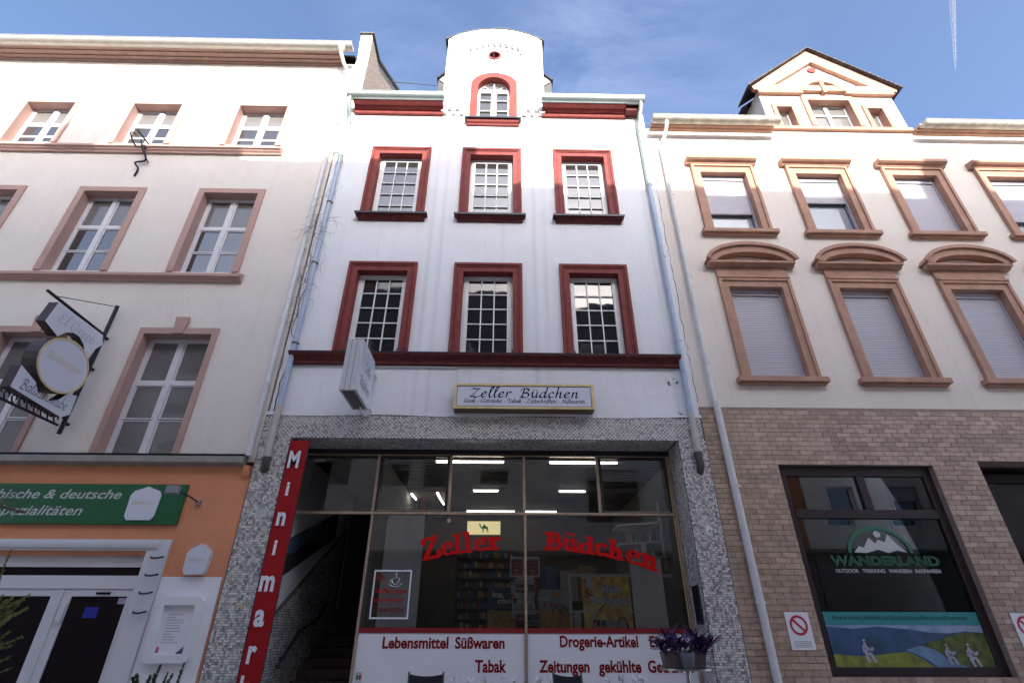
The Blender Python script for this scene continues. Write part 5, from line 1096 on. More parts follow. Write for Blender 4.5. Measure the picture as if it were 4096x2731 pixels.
# gabled dormer trim
for x0, x1, z0, z1 in gd:
    big = x1-x0 > .8; o_ = .13 if big else .10
    mb = MB(); mb.prism([[(x0-o_, z0), (x0, z0), (x0, z1), (x1, z1), (x1, z0), (x1+o_, z0), (x1+o_, z1+o_+.03), (x0-o_, z1+o_+.03)]], -.05, .0015, 'y')
    mb.prism([[(x0-.035, z0), (x0, z0), (x0, z1), (x1, z1), (x1, z0), (x1+.035, z0), (x1+.035, z1+.035), (x0-.035, z1+.035)]], .002, .22, 'y')
    w = put('window', mb, PEACH, rh, origin=(x0, 0, z0))
    mb = MB(); mb.prism([rect(x0, x1, z0, z1), rect(x0+.05, x1-.05, z0+.05, z1-.05)], .15, .2, 'y')
    if big: mb.box((x0+x1)/2-.05, (x0+x1)/2+.05, .14, .2, z0+.05, z1-.05); mb.box(x0+.05, x1-.05, .145, .195, z0+.6, z0+.65)
    put('window_frame', mb, PVCL, w)
    xs_ = [(x0+.05, (x0+x1)/2-.05), ((x0+x1)/2+.05, x1-.05)] if big else [(x0+.05, x1-.05)]
    for a_, b_ in xs_: mb = MB(); mb.box(a_, b_, .18, .186, z0+.04, z1-.04); put('pane', mb, PANE_C, w)
    mb = MB(); mb.box(x0-.03, x1+.03, .24, .26, z0-.02, z1+.03); put('dark_backing', mb, BLACK, w)
mb = MB(); mb.box(6.72, 10.34, -.08, .001, 12.59, 12.70); put('dormer_ledge', mb, PEACH, rh)
mb = MB(); mb.box(6.70, 7.90, -.10, .001, 14.02, 14.13); put('dormer_entablature', mb, PEACH, rh)
mb = MB(); mb.box(9.06, 10.36, -.10, .001, 14.02, 14.13); put('dormer_entablature', mb, PEACH, rh)
ao = arc(8.48, 14.08, .62, .66, 4, 176, 16); ai = list(reversed(arc(8.48, 14.08, .46, .42, 4, 176, 16)))
mb = MB(); mb.prism([ao+ai], -.11, .001, 'y'); put('dormer_arch', mb, PEACH, rh)
mb = MB(); mb.prism([[(8.44, 14.02), (8.52, 14.02), (8.54, 14.44), (8.42, 14.44)]], -.13, .001, 'y'); put('keystone', mb, PEACH, rh)
mb = MB(); mb.prism([arc(8.47, 15.13, .12, .10, 0, 345, 23)], -.04, .001, 'y'); put('oculus', mb, RED, rh)
tri_o = [(6.60, 14.12), (10.46, 14.12), (10.50, 14.24), (8.50, 15.93), (6.56, 14.24)]; tri_i = [(7.16, 14.34), (9.78, 14.34), (8.49, 15.40)]
mb = MB(); mb.prism([tri_o, tri_i], -.10, .001, 'y'); put('pediment', mb, PEACH, rh)
for s in (-1, 1):
    xe = 8.5+s*2.12; n = 22
    for i in range(n):
        t0, t1 = i/n, (i+1.2)/n
        xa, za = 8.5+s*2.06*t0, 15.93-1.74*t0; xb, zb = 8.5+s*2.06*t1, 15.93-1.74*t1
        mb = MB(); j = random.uniform(0, .012); mb.prism([[(xa, za), (xb, zb-.0), (xb, zb+.038+j), (xa, za+.022+j)]], -.20, .5, 'y'); put('slate', mb, SLATE, rh, origin=(xa, 0, za))
mb = MB(); mb.prism([[(6.52, 14.2), (8.5, 15.92), (10.48, 14.2)]], .51, 4.0, 'y'); put('dormer_roof', mb, SLATE, rh)
mb = MB(); mb.box(6.76, 10.30, .37, 4.0, 12.4, 14.195); put('dormer_body', mb, STUCCO_R, rh)
corn_r = [(.001, 12.50), (-.06, 12.51), (-.08, 12.54), (-.14, 12.55), (-.15, 12.58), (-.24, 12.59), (-.25, 12.63), (.001, 12.63)]
ZR = mat('lichened_gutter', (.46, .44, .38), .6, var=.45, vs=5, metal=.1)
for x0, x1 in ((3.62, 6.72), (10.36, 14.2)):
    profile_x('cornice', corn_r, x0, x1, PEACH, rh); gutter(rh, x0-.05, x1, -.36, 12.50, .12, ZR, .8, .4)
mb = MB(); mb.add([(RX0, .05, 12.6), (RX1, .05, 12.6), (RX1, 5, 16.6), (RX0, 5, 16.6), (RX0, 10, 12.6), (RX1, 10, 12.6)], [(0, 1, 2, 3), (3, 2, 5, 4), (0, 3, 4), (1, 5, 2)]); put('roof', mb, SLATE, rh)
mb = MB(); mb.box(13.6, 14.15, .5, 1.1, 12.6, 13.75); put('chimney', mb, mat('red_brick_chimney', (.3, .1, .07), .8), rh)
mb = MB(); mb.box(RX0+.1, RX1, 9, 10, 0, 12.5); mb.box(RX0+.05, RX1, .37, .5, 5.1, 12.5); put('rear_mass', mb, DARKIN, rh)
pipe(rh, sweep([(3.90, -.37, 12.40), (3.90, -.37, 12.28), (3.86, -.2, 12.05), (3.77, -.09, 11.85)])+[(3.77, -.085, 5.1)], .045, PIPEWHITE, clamps=[(3.77, -.085, 10.2), (3.77, -.085, 7.9), (3.77, -.085, 5.9)])
pipe(rh, [(3.79, -.11, 5.1), (3.84, -.11, .0)], .058, PIPEWHITE, clamps=[(3.82, -.11, 3.6), (3.82, -.11, 1.9)])
# brick ground floor
GW = (4.66, 7.31, .97, 4.0); GDo = (8.12, 10.9, 0, 4.08)
mb = MB(); mb.prism([[(RX0, 0), (8.12, 0), (8.12, 4.08), (10.9, 4.08), (10.9, 0), (RX1, 0), (RX1, 5.03), (RX0, 5.03)], rect(*GW)], -.02, .35, 'y'); put('ground_floor_wall', mb, MORTAR, rh)
BH, BL = .0815, .245
bm = MB(); bm.box(.003, BL-.005, -.010, 0, .003, BH-.005); BM = bm.mesh('brick', BRICK)
cells = []
for j in range(int(5.03/BH)):
    z = j*BH; iv = [(RX0+.003, RX1-.01)]
    for hx0, hx1, hz0, hz1 in (GW, GDo):
        if z+BH > hz0+.02 and z < hz1-.01:
            iv = [q for a_, b_ in iv for q in ((a_, min(b_, hx0)), (max(a_, hx1), b_)) if q[1]-q[0] > .03]
    for a_, b_ in iv:
        x = RX0-(j % 2)*BL/2
        while x < b_:
            xa, xb = max(x, a_), min(x+BL, b_)
            if xb-xa > .03: cells.append((xa, z, xb-xa))
            x += BL
vis = [c for c in cells if c[1] > .9 and c[0] < 9.6]; vis.sort(key=lambda c: (c[0]-3.6)*.6+abs(c[1]-2.2)*.3)
single = set(vis[:296]); rest = MB(); rnd = random.Random(4)
for c in cells:
    x, z, w_ = c; dy = rnd.uniform(-.002, .0015)
    if c in single: o = inst('brick', BM, rh, (x, -.0205+dy, z)); o.scale = (w_/BL, 1, 1)
    else: rest.box(x+.003, x+w_-.005, -.0305+dy, -.0205+dy, z+.003, z+BH-.005, rnd.randrange(3))
o = put('brickwork', rest, [mat('glazed_brick_mass_'+n_, c_, .5, var=.35, vs=9, bump=.15, bs=40) for n_, c_ in (('mid', (.50, .35, .265)), ('dark', (.42, .29, .22)), ('light', (.57, .41, .32)))], rh, kind='stuff')
# right shop window
sw = thing('outdoor_shop_window', (6, .1, 1), 'dark brown framed shop window with a green and white mountain logo in the brick wall', 'shop window')
x0, x1, z0, z1 = GW
mb = MB(); mb.prism([rect(x0, x1, z0, z1), rect(x0+.14, x1-.14, z0+.12, z1-.17)], .08, .18, 'y'); mb.box(x0+.14, x1-.14, .07, .17, 3.14, 3.28); mb.box(6.0, 6.14, .075, .165, 3.28, z1-.17); put('window_frame', mb, BROWNF, sw, bevel=.006)
for a_, b_, c_, d_ in ((x0+.13, x1-.13, z0+.11, 3.15), (x0+.13, 6.01, 3.27, z1-.16), (6.13, x1-.13, 3.27, z1-.16)):
    mb = MB(); mb.box(a_, b_, .12, .128, c_, d_); p = put('pane', mb, GLASS, sw, origin=((a_+b_)/2, .12, (c_+d_)/2)); p.rotation_euler = (0, 0, radians(random.uniform(-.5, .5)))
mb = MB(); mb.box(x0-.3, x1+.5, 1.5, 1.6, .3, 4.6); mb.box(x0-.3, x0-.2, .37, 1.6, .3, 4.6); mb.box(x1+.4, x1+.5, .37, 1.6, .3, 4.6); mb.box(x0-.3, x1+.5, .37, 1.6, 4.2, 4.3); mb.box(x0-.3, x1+.5, .37, 1.6, .5, .6); put('display_recess', mb, DARKIN, sw)
TEAL = mat('teal_print', (.04, .26, .26), .4)
mb = MB(); mb.box(4.82, 7.16, .10, .112, 1.09, 1.79); bb = put('landscape_banner', mb, mat('banner_scene', (.10, .13, .28), .45, var=.5, vs=1.3, tint=(.03, .08, .2)), sw)
mb = MB(); mb.box(4.82, 7.16, .094, .099, 1.62, 1.79); put('banner_heading', mb, TEAL, bb)
def layer(name, pts, y, m): q = MB(); q.prism([pts], y, y+.0015, 'y'); put(name, q, m, bb)
layer('printed_sky', [(4.82, 1.56), (7.16, 1.50), (7.16, 1.619), (4.82, 1.619)], .0975, mat('banner_sky', (.30, .38, .52), .5, var=.4, vs=4))
layer('printed_hills', [(4.82, 1.22), (7.16, 1.22), (7.16, 1.50), (6.9, 1.54), (6.5, 1.50), (6.1, 1.56), (5.6, 1.60), (5.2, 1.57), (4.82, 1.60)], .0955, mat('banner_hills', (.05, .10, .22), .5, var=.6, vs=3, tint=(.02, .05, .07)))
layer('printed_vineyard', [(6.1, 1.36), (6.4, 1.42), (6.7, 1.50), (7.0, 1.53), (7.16, 1.52), (7.16, 1.09), (6.5, 1.09), (6.35, 1.2)], .0935, mat('vineyard_print', (.12, .15, .03), .5, var=.9, vs=9, tint=(.015, .03, .01)))
layer('printed_river', [(5.9, 1.30), (6.15, 1.36), (6.35, 1.30), (6.5, 1.18), (6.75, 1.09), (6.3, 1.09), (6.15, 1.20)], .0915, mat('river_print', (.16, .27, .42), .5, var=.4, vs=6))
layer('printed_meadow', [(4.82, 1.09), (6.25, 1.09), (6.1, 1.20), (5.9, 1.28), (5.5, 1.24), (5.2, 1.22), (4.82, 1.25)], .0895, mat('meadow_print', (.26, .28, .04), .5, var=.7, vs=7, tint=(.08, .09, .02)))
for cx_, cz_, k_ in ((5.32, 1.16, 1.0), (6.52, 1.13, .9), (6.84, 1.11, 1.0)):
    q = MB()
    pen_glyph(q, [[(0, .26), (.004, .262)], [(0, .22), (-.01, .12), (-.02, .06)], [(-.02, .07), (.05, .09), (.09, .0)], [(-.02, .07), (.0, .0)], [(0, .19), (.06, .14), (.10, .16)], [(-.03, .18), (-.04, .12)]], lambda p: (cx_+p[0]*k_, cz_+p[1]*k_), .045, .035, 0, .087); put('printed_hiker', q, mat('hiker_print', (.42, .42, .5), .5, var=.5, vs=15), bb)
mb = MB(); rnd = random.Random(8); x = 4.95
while x < 7.0:
    w_ = rnd.uniform(.03, .07); mb.box(x, x+w_*.7, .090, .0935, 1.69, 1.69+rnd.uniform(.035, .05)); x += w_
put('heading_marks', mb, flat('heading_green', (.01, .12, .11)), bb)
LGR = mat('logo_green', (.03, .16, .09), .5)
for dy, mm, bo in ((0, LGR, .045), (-.003, mat('logo_dark', (.01, .05, .03), .5), .0)):
    text('logo_lettering', 'WANDERLAND', 5.18, 6.92, 2.43, .15, .114+dy, mm, sw, bold=bo)
for wd, a_, b_ in (('OUTDOOR', 5.22, 5.58), ('TREKKING', 5.64, 6.0), ('WANDERN', 6.06, 6.42), ('RADFAHREN', 6.48, 6.88)): text('logo_lettering', wd, a_, b_, 2.33, .055, .113, WH, sw, bold=.02)
mb = MB(); mb.prism([arc(6.03, 2.62, .52, .40, 0, 180, 16)+list(reversed(arc(6.03, 2.62, .47, .35, 0, 180, 16)))], .108, .112, 'y'); put('logo_arc', mb, LGR, sw)
mb = MB(); mb.prism([[(5.6, 2.63), (5.7, 2.72), (5.78, 2.70), (5.9, 2.85), (5.98, 2.76), (6.04, 2.82), (6.14, 2.78), (6.22, 2.90), (6.32, 2.76), (6.45, 2.63), (6.3, 2.66), (6.15, 2.62), (6.0, 2.67), (5.8, 2.62)]], .108, .112, 'y'); put('logo_mountain', mb, WH, sw)
mb = MB(); mb.prism([arc(6.05, 2.90, .06, .05, 0, 330, 11)], .105, .107, 'y'); put('logo_sun', mb, WH, sw)
pk = thing('phone_poster', (7, .3, 1.9), 'white poster with a red curved mark inside the right edge of the outdoor shop window', 'poster')
mb = MB(); mb.box(6.87, 7.12, .20, .21, 1.88, 2.52); put('poster_sheet', mb, SIGNW, pk)
mb = MB(); mb.box(7.121, 7.2, .20, .21, 1.86, 2.5); put('poster_edge', mb, flat('poster_edge_blue', (.04, .10, .14)), pk)
mb = MB(); pen_glyph(mb, [[(7.07, 2.28), (7.0, 2.2), (6.98, 2.14), (7.03, 2.06), (7.07, 2.01)]], lambda p: p, .06, .04, 0, .198); put('red_mark', mb, flat('mark_red', (.4, .03, .01)), pk)
# door bay further right
db = thing('dark_entrance', (9.4, .2, 0), 'dark recessed shop entrance at the far right of the brick wall', 'entrance')
mb = MB(); mb.box(8.05, 11.0, 1.1, 1.2, 0, 4.2); mb.box(8.0, 8.12, .37, 1.1, 0, 4.2); mb.box(8.1, 11.0, .37, 1.1, 4.1, 4.2); put('entrance_recess', mb, BROWNF, db)
mb = MB(); mb.prism([rect(8.14, 10.88, .02, 4.06), rect(8.30, 10.7, .2, 3.9)], .7, .8, 'y'); put('door_frame', mb, BROWNF, db)
mb = MB(); mb.box(8.29, 10.71, .74, .75, .19, 3.91); put('door_pane', mb, PANE_D, db)
def nosmoke(x0, lab):
    t = thing('notice_plate', (x0+.17, -.04, 1.3), lab, 'notice')
    mb = MB(); mb.box(x0, x0+.35, -.045, -.036, 1.30, 1.78); put('plate', mb, WHITEP, t)
    mb = MB(); mb.prism([arc(x0+.175, 1.61, .13, .13, 0, 345, 23), arc(x0+.175, 1.61, .098, .098, 0, 345, 23)], -.0475, -.0455, 'y'); d = .07
    mb.prism([[(x0+.175-d-.01, 1.61+d-.012), (x0+.175-d+.012, 1.61+d+.01), (x0+.175+d+.01, 1.61-d+.012), (x0+.175+d-.012, 1.61-d-.01)]], -.0495, -.0478, 'y'); put('ban_ring', mb, flat('ban_red', (.5, .02, .04)), t)
    for k in range(4): mb = MB(); mb.box(x0+.05, x0+.30, -.0475, -.0455, 1.335+k*.022, 1.341+k*.022); put('text_line', mb, flat('menu_grey', (.3, .3, .33)), t)
nosmoke(4.17, 'white prohibition notice on the brick wall left of the outdoor shop window'); nosmoke(7.55, 'white prohibition notice on the brick pier at the far right')

# ================================================================== cables, contrail
o = MB(); o.tube([(-3.6, 1.0, 15.82), (-1.7, 1.0, 15.62)], .012, 6); tag(put('overhead_cable', o, IRON), 'dark cable strung from the left party wall to the central dormer', 'cable')
o = MB(); o.tube([(3.3, 1.0, 14.15), (5.0, 1.0, 14.0), (7.2, 1.0, 13.9)], .010, 6); tag(put('overhead_cable', o, IRON), 'thin dark cable running from the right gutter end to the gabled dormer', 'cable')
def sky_pt(px_, py_, D):
    F = 2043.62; d = rt2*(px_-2048)-up2*(py_-1365.5)+fwd*F; return Vector((0, -8.5, 1.5))+d.normalized()*D
cm = bpy.data.materials.new('vapour'); cm.use_nodes = True; n = cm.node_tree; p = n.nodes['Principled BSDF']; p.inputs['Base Color'].default_value = (.9, .9, .92, 1); p.inputs['Roughness'].default_value = 1; p.inputs['Alpha'].default_value = .14
ct = thing('contrail', tuple(sky_pt(3820, 200, 2500)), 'thin white double vapour trail in the sky at the upper right', 'contrail')
for off, wd in ((-6, 7), (7, 6)):
    A = sky_pt(3800+off*1.2, -260, 2500); Bp = sky_pt(3822, 285, 2500)
    mb = MB(); mb.tube([A, A.lerp(Bp, .5), A.lerp(Bp, .9), Bp], [wd*1.1, wd*.85, wd*.5, .6], 10, caps=False); put('vapour_line', mb, cm, ct, smooth=True)

# ================================================================== street furniture at the front
# bar table with plants
TX, TY, TZ = 2.22, -1.30, 1.15
bt = thing('bar_table', (TX, TY, 0), 'round metal bar table with planters in front of the right window', 'table')
mb = MB(); mb.lathe([(.30, 0), (.315, .006), (.315, .022), (.30, .026)], (TX, TY, TZ-.026), 40); put('table_top', mb, mat('brushed_steel', (.55, .55, .57), .25, metal=1, var=.1, vs=20), bt, smooth=True)
mb = MB(); mb.lathe([(.032, .02), (.032, TZ-.07), (.05, TZ-.06), (.05, TZ-.03)], (TX, TY, 0), 16); put('table_column', mb, CHR, bt, smooth=True)
mb = MB(); mb.lathe([(.23, 0), (.23, .015), (.05, .04)], (TX, TY, 0), 28); put('table_base', mb, CHR, bt, smooth=True)
POTM = mat('speckled_planter', (.24, .20, .18), .7, var=.35, vs=60, bump=.2, bs=120); POTG = mat('grey_pot', (.20, .21, .24), .6, var=.1, vs=8)
pl = thing('trough_planter', (TX, TY+.02, TZ), 'long speckled brown trough planter on the bar table', 'planter')
mb = MB(); z = TZ+.001
def taper(mb, x0, x1, y0, y1, z0, z1, k=.02, m=0):
    mb.add([(x0+k, y0+k, z0), (x1-k, y0+k, z0), (x1-k, y1-k, z0), (x0+k, y1-k, z0), (x0, y0, z1), (x1, y0, z1), (x1, y1, z1), (x0, y1, z1)], [(0, 3, 2, 1), (0, 1, 5, 4), (1, 2, 6, 5), (2, 3, 7, 6), (3, 0, 4, 7)], m)
taper(mb, TX-.27, TX+.24, TY-.07, TY+.12, z, z+.16); put('trough', mb, POTM, pl)
mb = MB(); mb.box(TX-.255, TX+.225, TY-.055, TY+.105, z+.12, z+.14); put('soil', mb, mat('soil', (.03, .02, .015), .95), pl)
pg = thing('pot', (TX-.02, TY-.16, TZ), 'grey conical flower pot at the front of the bar table', 'pot')
mb = MB(); mb.lathe([(.055, .0), (.062, .01), (.09, .15), (.092, .155), (.082, .155), (.078, .13)], (TX-.02, TY-.165, TZ+.001), 24); put('pot_body', mb, POTG, pg, smooth=True)
LEAF = mat('purple_leaf', (.095, .028, .14), .5, var=.4, vs=30, perobj=.45)
lm = MB(); Ln = .15
prof = [(0, .006), (.03, .017), (.06, .0215), (.10, .017), (.15, 0.0005)]
vs = []
for t_, w_ in prof: zc = .05*t_/Ln-.22*t_*t_; vs += [(-w_, t_, zc+.006), (0, t_, zc), (w_, t_, zc+.006)]
fs = []
for i in range(len(prof)-1):
    a = i*3; fs += [(a, a+1, a+4, a+3), (a+1, a+2, a+5, a+4)]
lm.add(vs, fs); LM = lm.mesh('leaf', LEAF)
vp = thing('purple_plant', (TX, TY, TZ+.14), 'bushy plant with long dark purple leaves spilling from the planters on the bar table', 'plant')
rnd = random.Random(31)
for s in range(36):
    bx, by = TX+rnd.uniform(-.26, .25), TY+rnd.uniform(-.12, .1)
    lean = Vector((rnd.gauss(0, .4)+(bx-TX)*2.6, rnd.gauss(0, .3)-.1, 1)).normalized(); L_s = rnd.uniform(.06, .24)
    p0 = Vector((bx, by, TZ+.13)); p1 = p0+lean*L_s
    mb = MB(); mb.tube([p0, p1], [.006, .004], 5); put('stem', mb, LEAF, vp, origin=tuple(p0))
    for k in range(6):
        o = inst('leaf', LM, vp, tuple(p0.lerp(p1, .25+.75*k/5))); az = k*2.4+rnd.random(); el = rnd.uniform(-.3, .75)
        d = Vector((cos(az)*cos(el), sin(az)*cos(el), sin(el))); q = d.to_track_quat('Y', 'Z'); o.rotation_mode = 'QUATERNION'; o.rotation_quaternion = q; sc = rnd.uniform(.7, 1.3); o.scale = (sc, sc, sc)

# garden chairs
CF = mat('chair_frame_grey', (.14, .14, .15), .35, metal=.6); CM = mat('black_mesh_fabric', (.012, .013, .018), .7, bump=.3, bs=300)
def chair(x, y, rz, lab, w=.43, H=1.07):
    t = thing('garden_chair', (x, y, 0), lab, 'chair', 'garden chairs in front of the kiosk')
    t.rotation_euler = (0, 0, rz)
    def P(name, mb, m, **k): 
        me = mb.mesh(name, m); o = bpy.data.objects.new(name, me); COL.objects.link(o); o.parent = t; ORG[o.name] = (0, 0, 0); return o
    h = w/2
    for s in (-1, 1):
        mb = MB(); mb.tube([(s*h, -.02, .0), (s*h, .02, .44), (s*h, -.02, .5), (s*h, -.09, H-.02), (s*h, -.095, H)], .012, 8); P('back_post', mb, CF)
        mb = MB(); mb.tube([(s*h, .46, 0), (s*h, .44, .64), (s*h, .40, .66), (s*h, -.03, .66)], .011, 8); P('front_leg', mb, CF)
    n = 8
    mb = MB()
    for i in range(n):
        def zz(k): u = 2*k/n-1; return H-.045+.022*u*u
        xa, xb = -h+.01+(w-.02)*i/n, -h+.01+(w-.02)*(i+1)/n
        mb.add([(xa, -.025, .5), (xb, -.025, .5), (xb, -.085, zz(i+1)), (xa, -.085, zz(i)), (xa, -.030, .5), (xb, -.030, .5), (xb, -.091, zz(i+1)), (xa, -.091, zz(i))], [(0, 1, 2, 3), (7, 6, 5, 4), (3, 2, 6, 7)])
    P('back_rest', mb, CM)
    mb = MB(); mb.box(-h+.01, h-.01, .0, .45, .43, .438); P('seat', mb, CM)
    mb = MB(); mb.tube([(-h, .45, .435), (h, .45, .435)], .011, 8); mb.tube([(-h, .0, .435), (h, .0, .435)], .011, 8); P('cross_bar', mb, CF)
    return t
chair(-.91, -.95, 0.0, 'black mesh garden chair with its back to the left white panel', .42, 1.085)
chair(.86, -1.05, radians(-38), 'turned black mesh garden chair in front of the right white panel', .40, 1.09)
# planter boxes with white flowers
FB = mat('planter_box_grey', (.12, .12, .13), .6); FG = mat('flower_foliage', (.06, .09, .03), .7, var=.4, vs=40); FW = mat('white_petal', (.75, .76, .76), .6)
pm = MB()
for k in range(5):
    a = k*2*pi/5; c_ = Vector((cos(a), sin(a), 0)); q = Vector((-sin(a), cos(a), 0))
    pm.add([Vector((0, 0, 0)), c_*.015+q*.015+Vector((0, 0, .004)), c_*.027+Vector((0, 0, .001)), c_*.015-q*.015+Vector((0, 0, .003))], [(0, 1, 2, 3)])
BLm = pm.mesh('blossom', FW)
def flowerbox(x0, x1, y, lab, xs_):
    t = thing('flower_box', ((x0+x1)/2, y, 0), lab, 'flower box', 'flower boxes in front of the kiosk')
    mb = MB(); taper(mb, x0, x1, y-.1, y+.1, .62, .82); put('box', mb, FB, t)
    mb = MB(); mb.box(x0+.02, x1-.02, y-.08, y+.08, .78, .80); put('soil', mb, MATS['soil'], t)
    for xx in (x0+.1, x1-.1): mb = MB(); mb.box(xx-.02, xx+.02, y-.06, y+.06, 0, .619); put('leg', mb, FB, t)
    mb = MB(); r = random.Random(int(x0*10)+50)
    for i in range(420):
        p = Vector((r.uniform(x0+.02, x1-.02), y+r.uniform(-.09, .09), .80+r.random()**1.5*.10)); d = Vector((r.gauss(0, 1), r.gauss(0, 1), r.gauss(.4, .6))).normalized(); e = d.orthogonal().normalized()*.008
        mb.add([p-e, p+e, p+d*.03], [(0, 1, 2)])
    put('foliage', mb, FG, t, kind='stuff')
    for xc, hgt in xs_:
        mb = MB(); mb.tube([(xc, y, .80), (xc+.01, y, hgt)], .003, 5); put('flower_stalk', mb, FG, t)
        for k in range(9):
            o = inst('blossom', BLm, t, (xc+r.uniform(-.035, .035), y+r.uniform(-.03, .02), hgt+r.uniform(-.03, .015)))
            d = Vector((r.gauss(0, .5), -1, r.gauss(.4, .4))).normalized(); o.rotation_mode = 'QUATERNION'; o.rotation_quaternion = d.to_track_quat('Z', 'Y')
flowerbox(-1.35, .30, -.35, 'grey flower box with white flowers below the left white panel', ((-1.15, .955), (-.62, .955), (-.40, .965), (-.22, .97), (.03, .975), (.18, .965), (-.9, .95)))
flowerbox(.45, 2.0, -.35, 'grey flower box with white flowers below the right white panel', ((.52, .975), (.66, .99), (.78, .985), (.9, .995), (1.45, .99), (1.62, .985), (1.8, .985), (1.9, .99)))
# conifer pot and yellow-green shrub at the lower left
def sprig(mb, base, tip, n, ln, rnd, spread=.9):
    b, t = Vector(base), Vector(tip)
    for i in range(n):
        u = rnd.random(); p = b.lerp(t, u); ax_ = (t-b).normalized(); d = (Vector((rnd.gauss(0, 1), rnd.gauss(0, 1), rnd.gauss(0, 1))).normalized()*spread+ax_).normalized()*ln*(1.1-u*.6); e = d.orthogonal().normalized()*.008
        mb.add([p-e, p+e, p+d], [(0, 1, 2)])
rnd = random.Random(77)
cp = thing('potted_conifer', (-3.75, -1.9, 0), 'dark green potted dwarf conifer poking up at the bottom left edge', 'plant')
mb = MB(); mb.lathe([(.16, 0), (.2, .4), (.21, .42), (.19, .42)], (-3.75, -1.9, 0), 20); put('pot', mb, POTG, cp, smooth=True)
mb = MB(); mb.tube([(-3.75, -1.9, .4), (-3.75, -1.9, .9)], .02, 6); put('trunk', mb, BARK, cp)
mb = MB()
for k in range(34):
    a = rnd.uniform(0, 2*pi); r = rnd.uniform(.0, .3); b = (-3.75+r*.4*cos(a), -1.9+r*.4*sin(a), rnd.uniform(.55, .8)); t_ = (-3.75+r*1.2*cos(a), -1.9+r*cos(a)*.6, b[2]+rnd.uniform(.15, .36))
    sprig(mb, b, t_, 150, .06, rnd)
for x, zt in ((-3.95, 1.10), (-3.72, 1.19), (-3.62, 1.12), (-3.47, 1.20)): sprig(mb, (x, -1.9, .8), (x+.04, -1.9, zt), 190, .045, rnd)
put('crown', mb, mat('conifer_green', (.035, .075, .02), .7, var=.4, vs=20), cp, kind='stuff')
ys = thing('yellow_green_shrub', (-5.5, -2.2, 0), 'yellow green feathery shrub in a tub at the left edge', 'shrub')
mb = MB(); mb.lathe([(.22, 0), (.28, .5), (.29, .52), (.26, .52)], (-5.55, -2.2, 0), 20); put('tub', mb, POTM, ys, smooth=True)
mb = MB(); mb.tube(sweep([(-5.55, -2.2, .5), (-5.52, -2.2, 1.0), (-5.50, -2.2, 1.5), (-5.54, -2.2, 2.0)]), [.022]*15+[.008], 6); put('trunk', mb, BARK, ys)
mb = MB()
for k in range(90):
    z = rnd.uniform(.7, 1.65); a = rnd.uniform(0, 2*pi); b = (-5.52, -2.2, z); R_ = rnd.uniform(.10, .36)*(1.3-.3*z)
    sprig(mb, b, (-5.42+R_*cos(a), -2.2+R_*sin(a)*.8, z+rnd.uniform(.08, .3)), 95, .055, rnd)
for p, q in (((-5.53, -2.2, 1.6), (-5.56, -2.2, 2.30)), ((-5.5, -2.2, 1.4), (-5.19, -2.2, 1.80)), ((-5.5, -2.2, 1.2), (-5.15, -2.25, 1.5)), ((-5.5, -2.2, 1.0), (-5.08, -2.2, 1.28))): sprig(mb, p, q, 190, .05, rnd)
put('crown', mb, mat('shrub_yellow_green', (.22, .23, .06), .7, var=.4, vs=20), ys, kind='stuff')
br = MB(); br.tube(sweep([(-6.9, -2.2, 3.2), (-6.3, -2.2, 2.98), (-5.95, -2.2, 2.80), (-5.62, -2.2, 2.72)]), .014, 6)
for k in range(16):
    x = -6.7+k*.066; b = (x, -2.2, 3.12-.36*(x+6.7)); br.tube([b, (x+rnd.uniform(.02, .12), -2.2, b[2]+rnd.choice((-1, 1))*rnd.uniform(.05, .16))], .005, 5)
br2 = thing('bare_branch', (-6.3, -2.2, 3), 'thin bare twig hanging in front of the green sign', 'branch'); put('wood', br, BARK, br2)
mb = MB(); 
for k in range(9): x = -6.6+k*.1; sprig(mb, (x, -2.2, 3.08-.36*(x+6.7)), (x+.08, -2.2, 3.0-.36*(x+6.7)+rnd.uniform(-.1, .15)), 12, .04, rnd)
put('buds', mb, mat('pale_buds', (.30, .28, .18), .8), br2, kind='stuff')

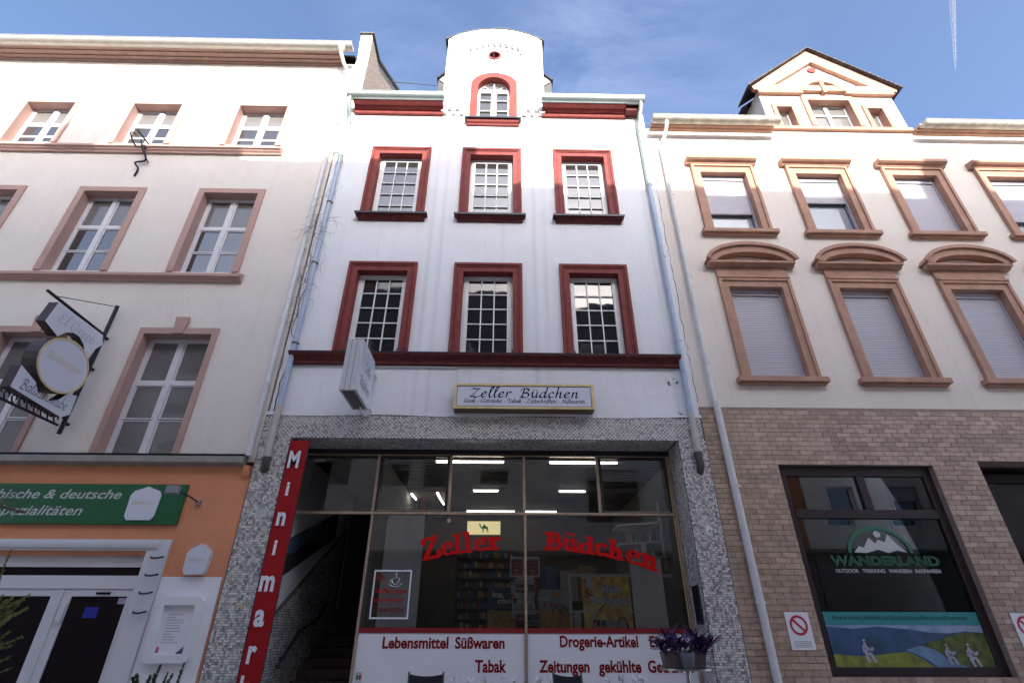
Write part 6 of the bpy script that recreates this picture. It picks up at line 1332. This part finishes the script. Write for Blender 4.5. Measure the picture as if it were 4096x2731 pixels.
# ================================================================== OPPOSITE SIDE OF THE STREET (seen in the glass, shades the lower walls)
OWALL = [mat('opposite_wall_'+n, c, .9, var=.2, vs=1.5, bump=.3, bs=20) for n, c in (('beige', (.74, .71, .67)), ('blue', (.62, .66, .72)), ('orange', (.48, .20, .10)))]
YO = -10.5; YR = -14.0
def opp(x0, x1, m, ridge, eave, lab, wins, chim=()):
    t = thing('opposite_house', ((x0+x1)/2, YO, 0), lab, 'house')
    hs_ = []; 
    for cx, z0, z1, hw, bl in wins: hs_.append(rect(cx-hw, cx+hw, z0, z1))
    mb = MB(); mb.prism([rect(x0, x1, 0, eave)]+hs_, YO-.3, YO, 'y'); put('wall', mb, m, t)
    mb = MB(); mb.box(x0+.01, x1-.01, YO+.001, YO+.06, 0, 4.1); mb.box(x0+.01, x1-.01, YO+.061, YO+.25, 3.95, 4.1); put('shop_fascia', mb, OGF, t)
    mb = MB(); mb.box(x0, x1, YR-3.2, YO-.35, 0, eave-.02); put('rear_mass', mb, DARKIN, t)
    mb = MB(); mb.prism([[(YO+.25, eave-.05), (YO+.25, eave+.02), (YR, ridge), (YR-3.5, eave), (YR-3.5, eave-.05)]], x0, x1, 'x'); put('roof', mb, SLATE, t)
    for cx, z0, z1, hw, bl in wins:
        mb = MB(); mb.prism([rect(cx-hw-.08, cx+hw+.08, z0-.08, z1+.08), rect(cx-hw, cx+hw, z0, z1)], YO, YO+.04, 'y'); w = put('window', mb, PVCL, t, origin=(cx, YO, z0))
        mb = MB(); mb.prism([rect(cx-hw, cx+hw, z0, z1), rect(cx-hw+.07, cx+hw-.07, z0+.07, z1-.07)], YO-.2, YO-.13, 'y'); put('window_frame', mb, PVCL, w)
        mb = MB(); mb.box(cx-hw+.06, cx+hw-.06, YO-.18, YO-.17, z0+.06, z1-.06); put('pane', mb, PANE, w)
        if bl: mb = MB(); mb.box(cx-hw+.01, cx+hw-.01, YO-.12, YO-.08, z1-bl, z1); put('shutter', mb, SHUTTER, w)
    for cx0, cx1, top in chim:
        mb = MB(); mb.box(cx0, cx1, YR-.25, YR+.25, ridge-1.5, top); put('chimney', mb, mat('chimney_brick', (.3, .14, .1), .85, var=.3, vs=10), t)
OGF = mat('opposite_ground_floor', (.15, .135, .12), .6, var=.3, vs=2)
def wn(xs_, zs_, hw=.5, h=1.4, bl=(0, .5, .9)): return [(x, z, z+h, hw, bl[(i+j) % 3]) for j, z in enumerate(zs_) for i, x in enumerate(xs_)]
opp(-22, -3.5, OWALL[0], 17.70, 10.6, 'long beige house across the street behind the viewer at the left', wn((-16, -13, -10.5, -6.75, -4.4), (6.5, 8.9), .6), ((-8.05, -7.0, 18.65),))
opp(-3.48, 1.6, OWALL[0], 17.55, 10.6, 'beige house straight across the street from the kiosk', wn((-2.7, -.25), (6.45, 8.8), .62, 1.5, (.45, .9, .2)), ())
opp(1.62, 6.4, OWALL[1], 16.80, 10.8, 'blue grey house across the street with wide windows', wn((4.3,), (5.1, 8.3), 1.15, 2.0, (.45, .2, .3)), ((.95, 2.02, 18.32),))
opp(6.42, 11.0, OWALL[2], 16.80, 10.4, 'orange house across the street to the right', wn((7.9, 9.9), (4.9, 7.9)), ())
opp(11.02, 24, OWALL[0], 16.80, 10.8, 'beige house across the street at the far right', wn((12.4, 14.8, 17.2), (4.9, 7.9)), ((12.8, 14.05, 18.25),))
for cx in (-6.5, -2.2, 3.9, 8.5):
    mb = MB(); mb.box(cx-.7, cx+.7, -12.8, -11.0, 11.2, 13.0); t = put('roof_dormer', mb, SLATE); tag(t, {-6.5: 'slated dormer on the long beige house across the street', -2.2: 'slated dormer on the house straight across from the kiosk', 3.9: 'slated dormer on the blue grey house opposite', 8.5: 'slated dormer on the orange house opposite'}[cx], 'dormer')
    mb = MB(); mb.prism([rect(cx-.6, cx+.6, 11.3, 12.8), rect(cx-.5, cx+.5, 11.4, 12.7)], -10.98, -10.9, 'y'); put('dormer_frame', mb, PVCL, t)
    mb = MB(); mb.box(cx-.5, cx+.5, -10.96, -10.94, 12.0, 12.7); put('shutter', mb, mat('tan_shutter', (.35, .3, .26), .6), t)
    mb = MB(); mb.box(cx-.5, cx+.5, -10.97, -10.965, 11.4, 12.0); put('pane', mb, PANE, t)
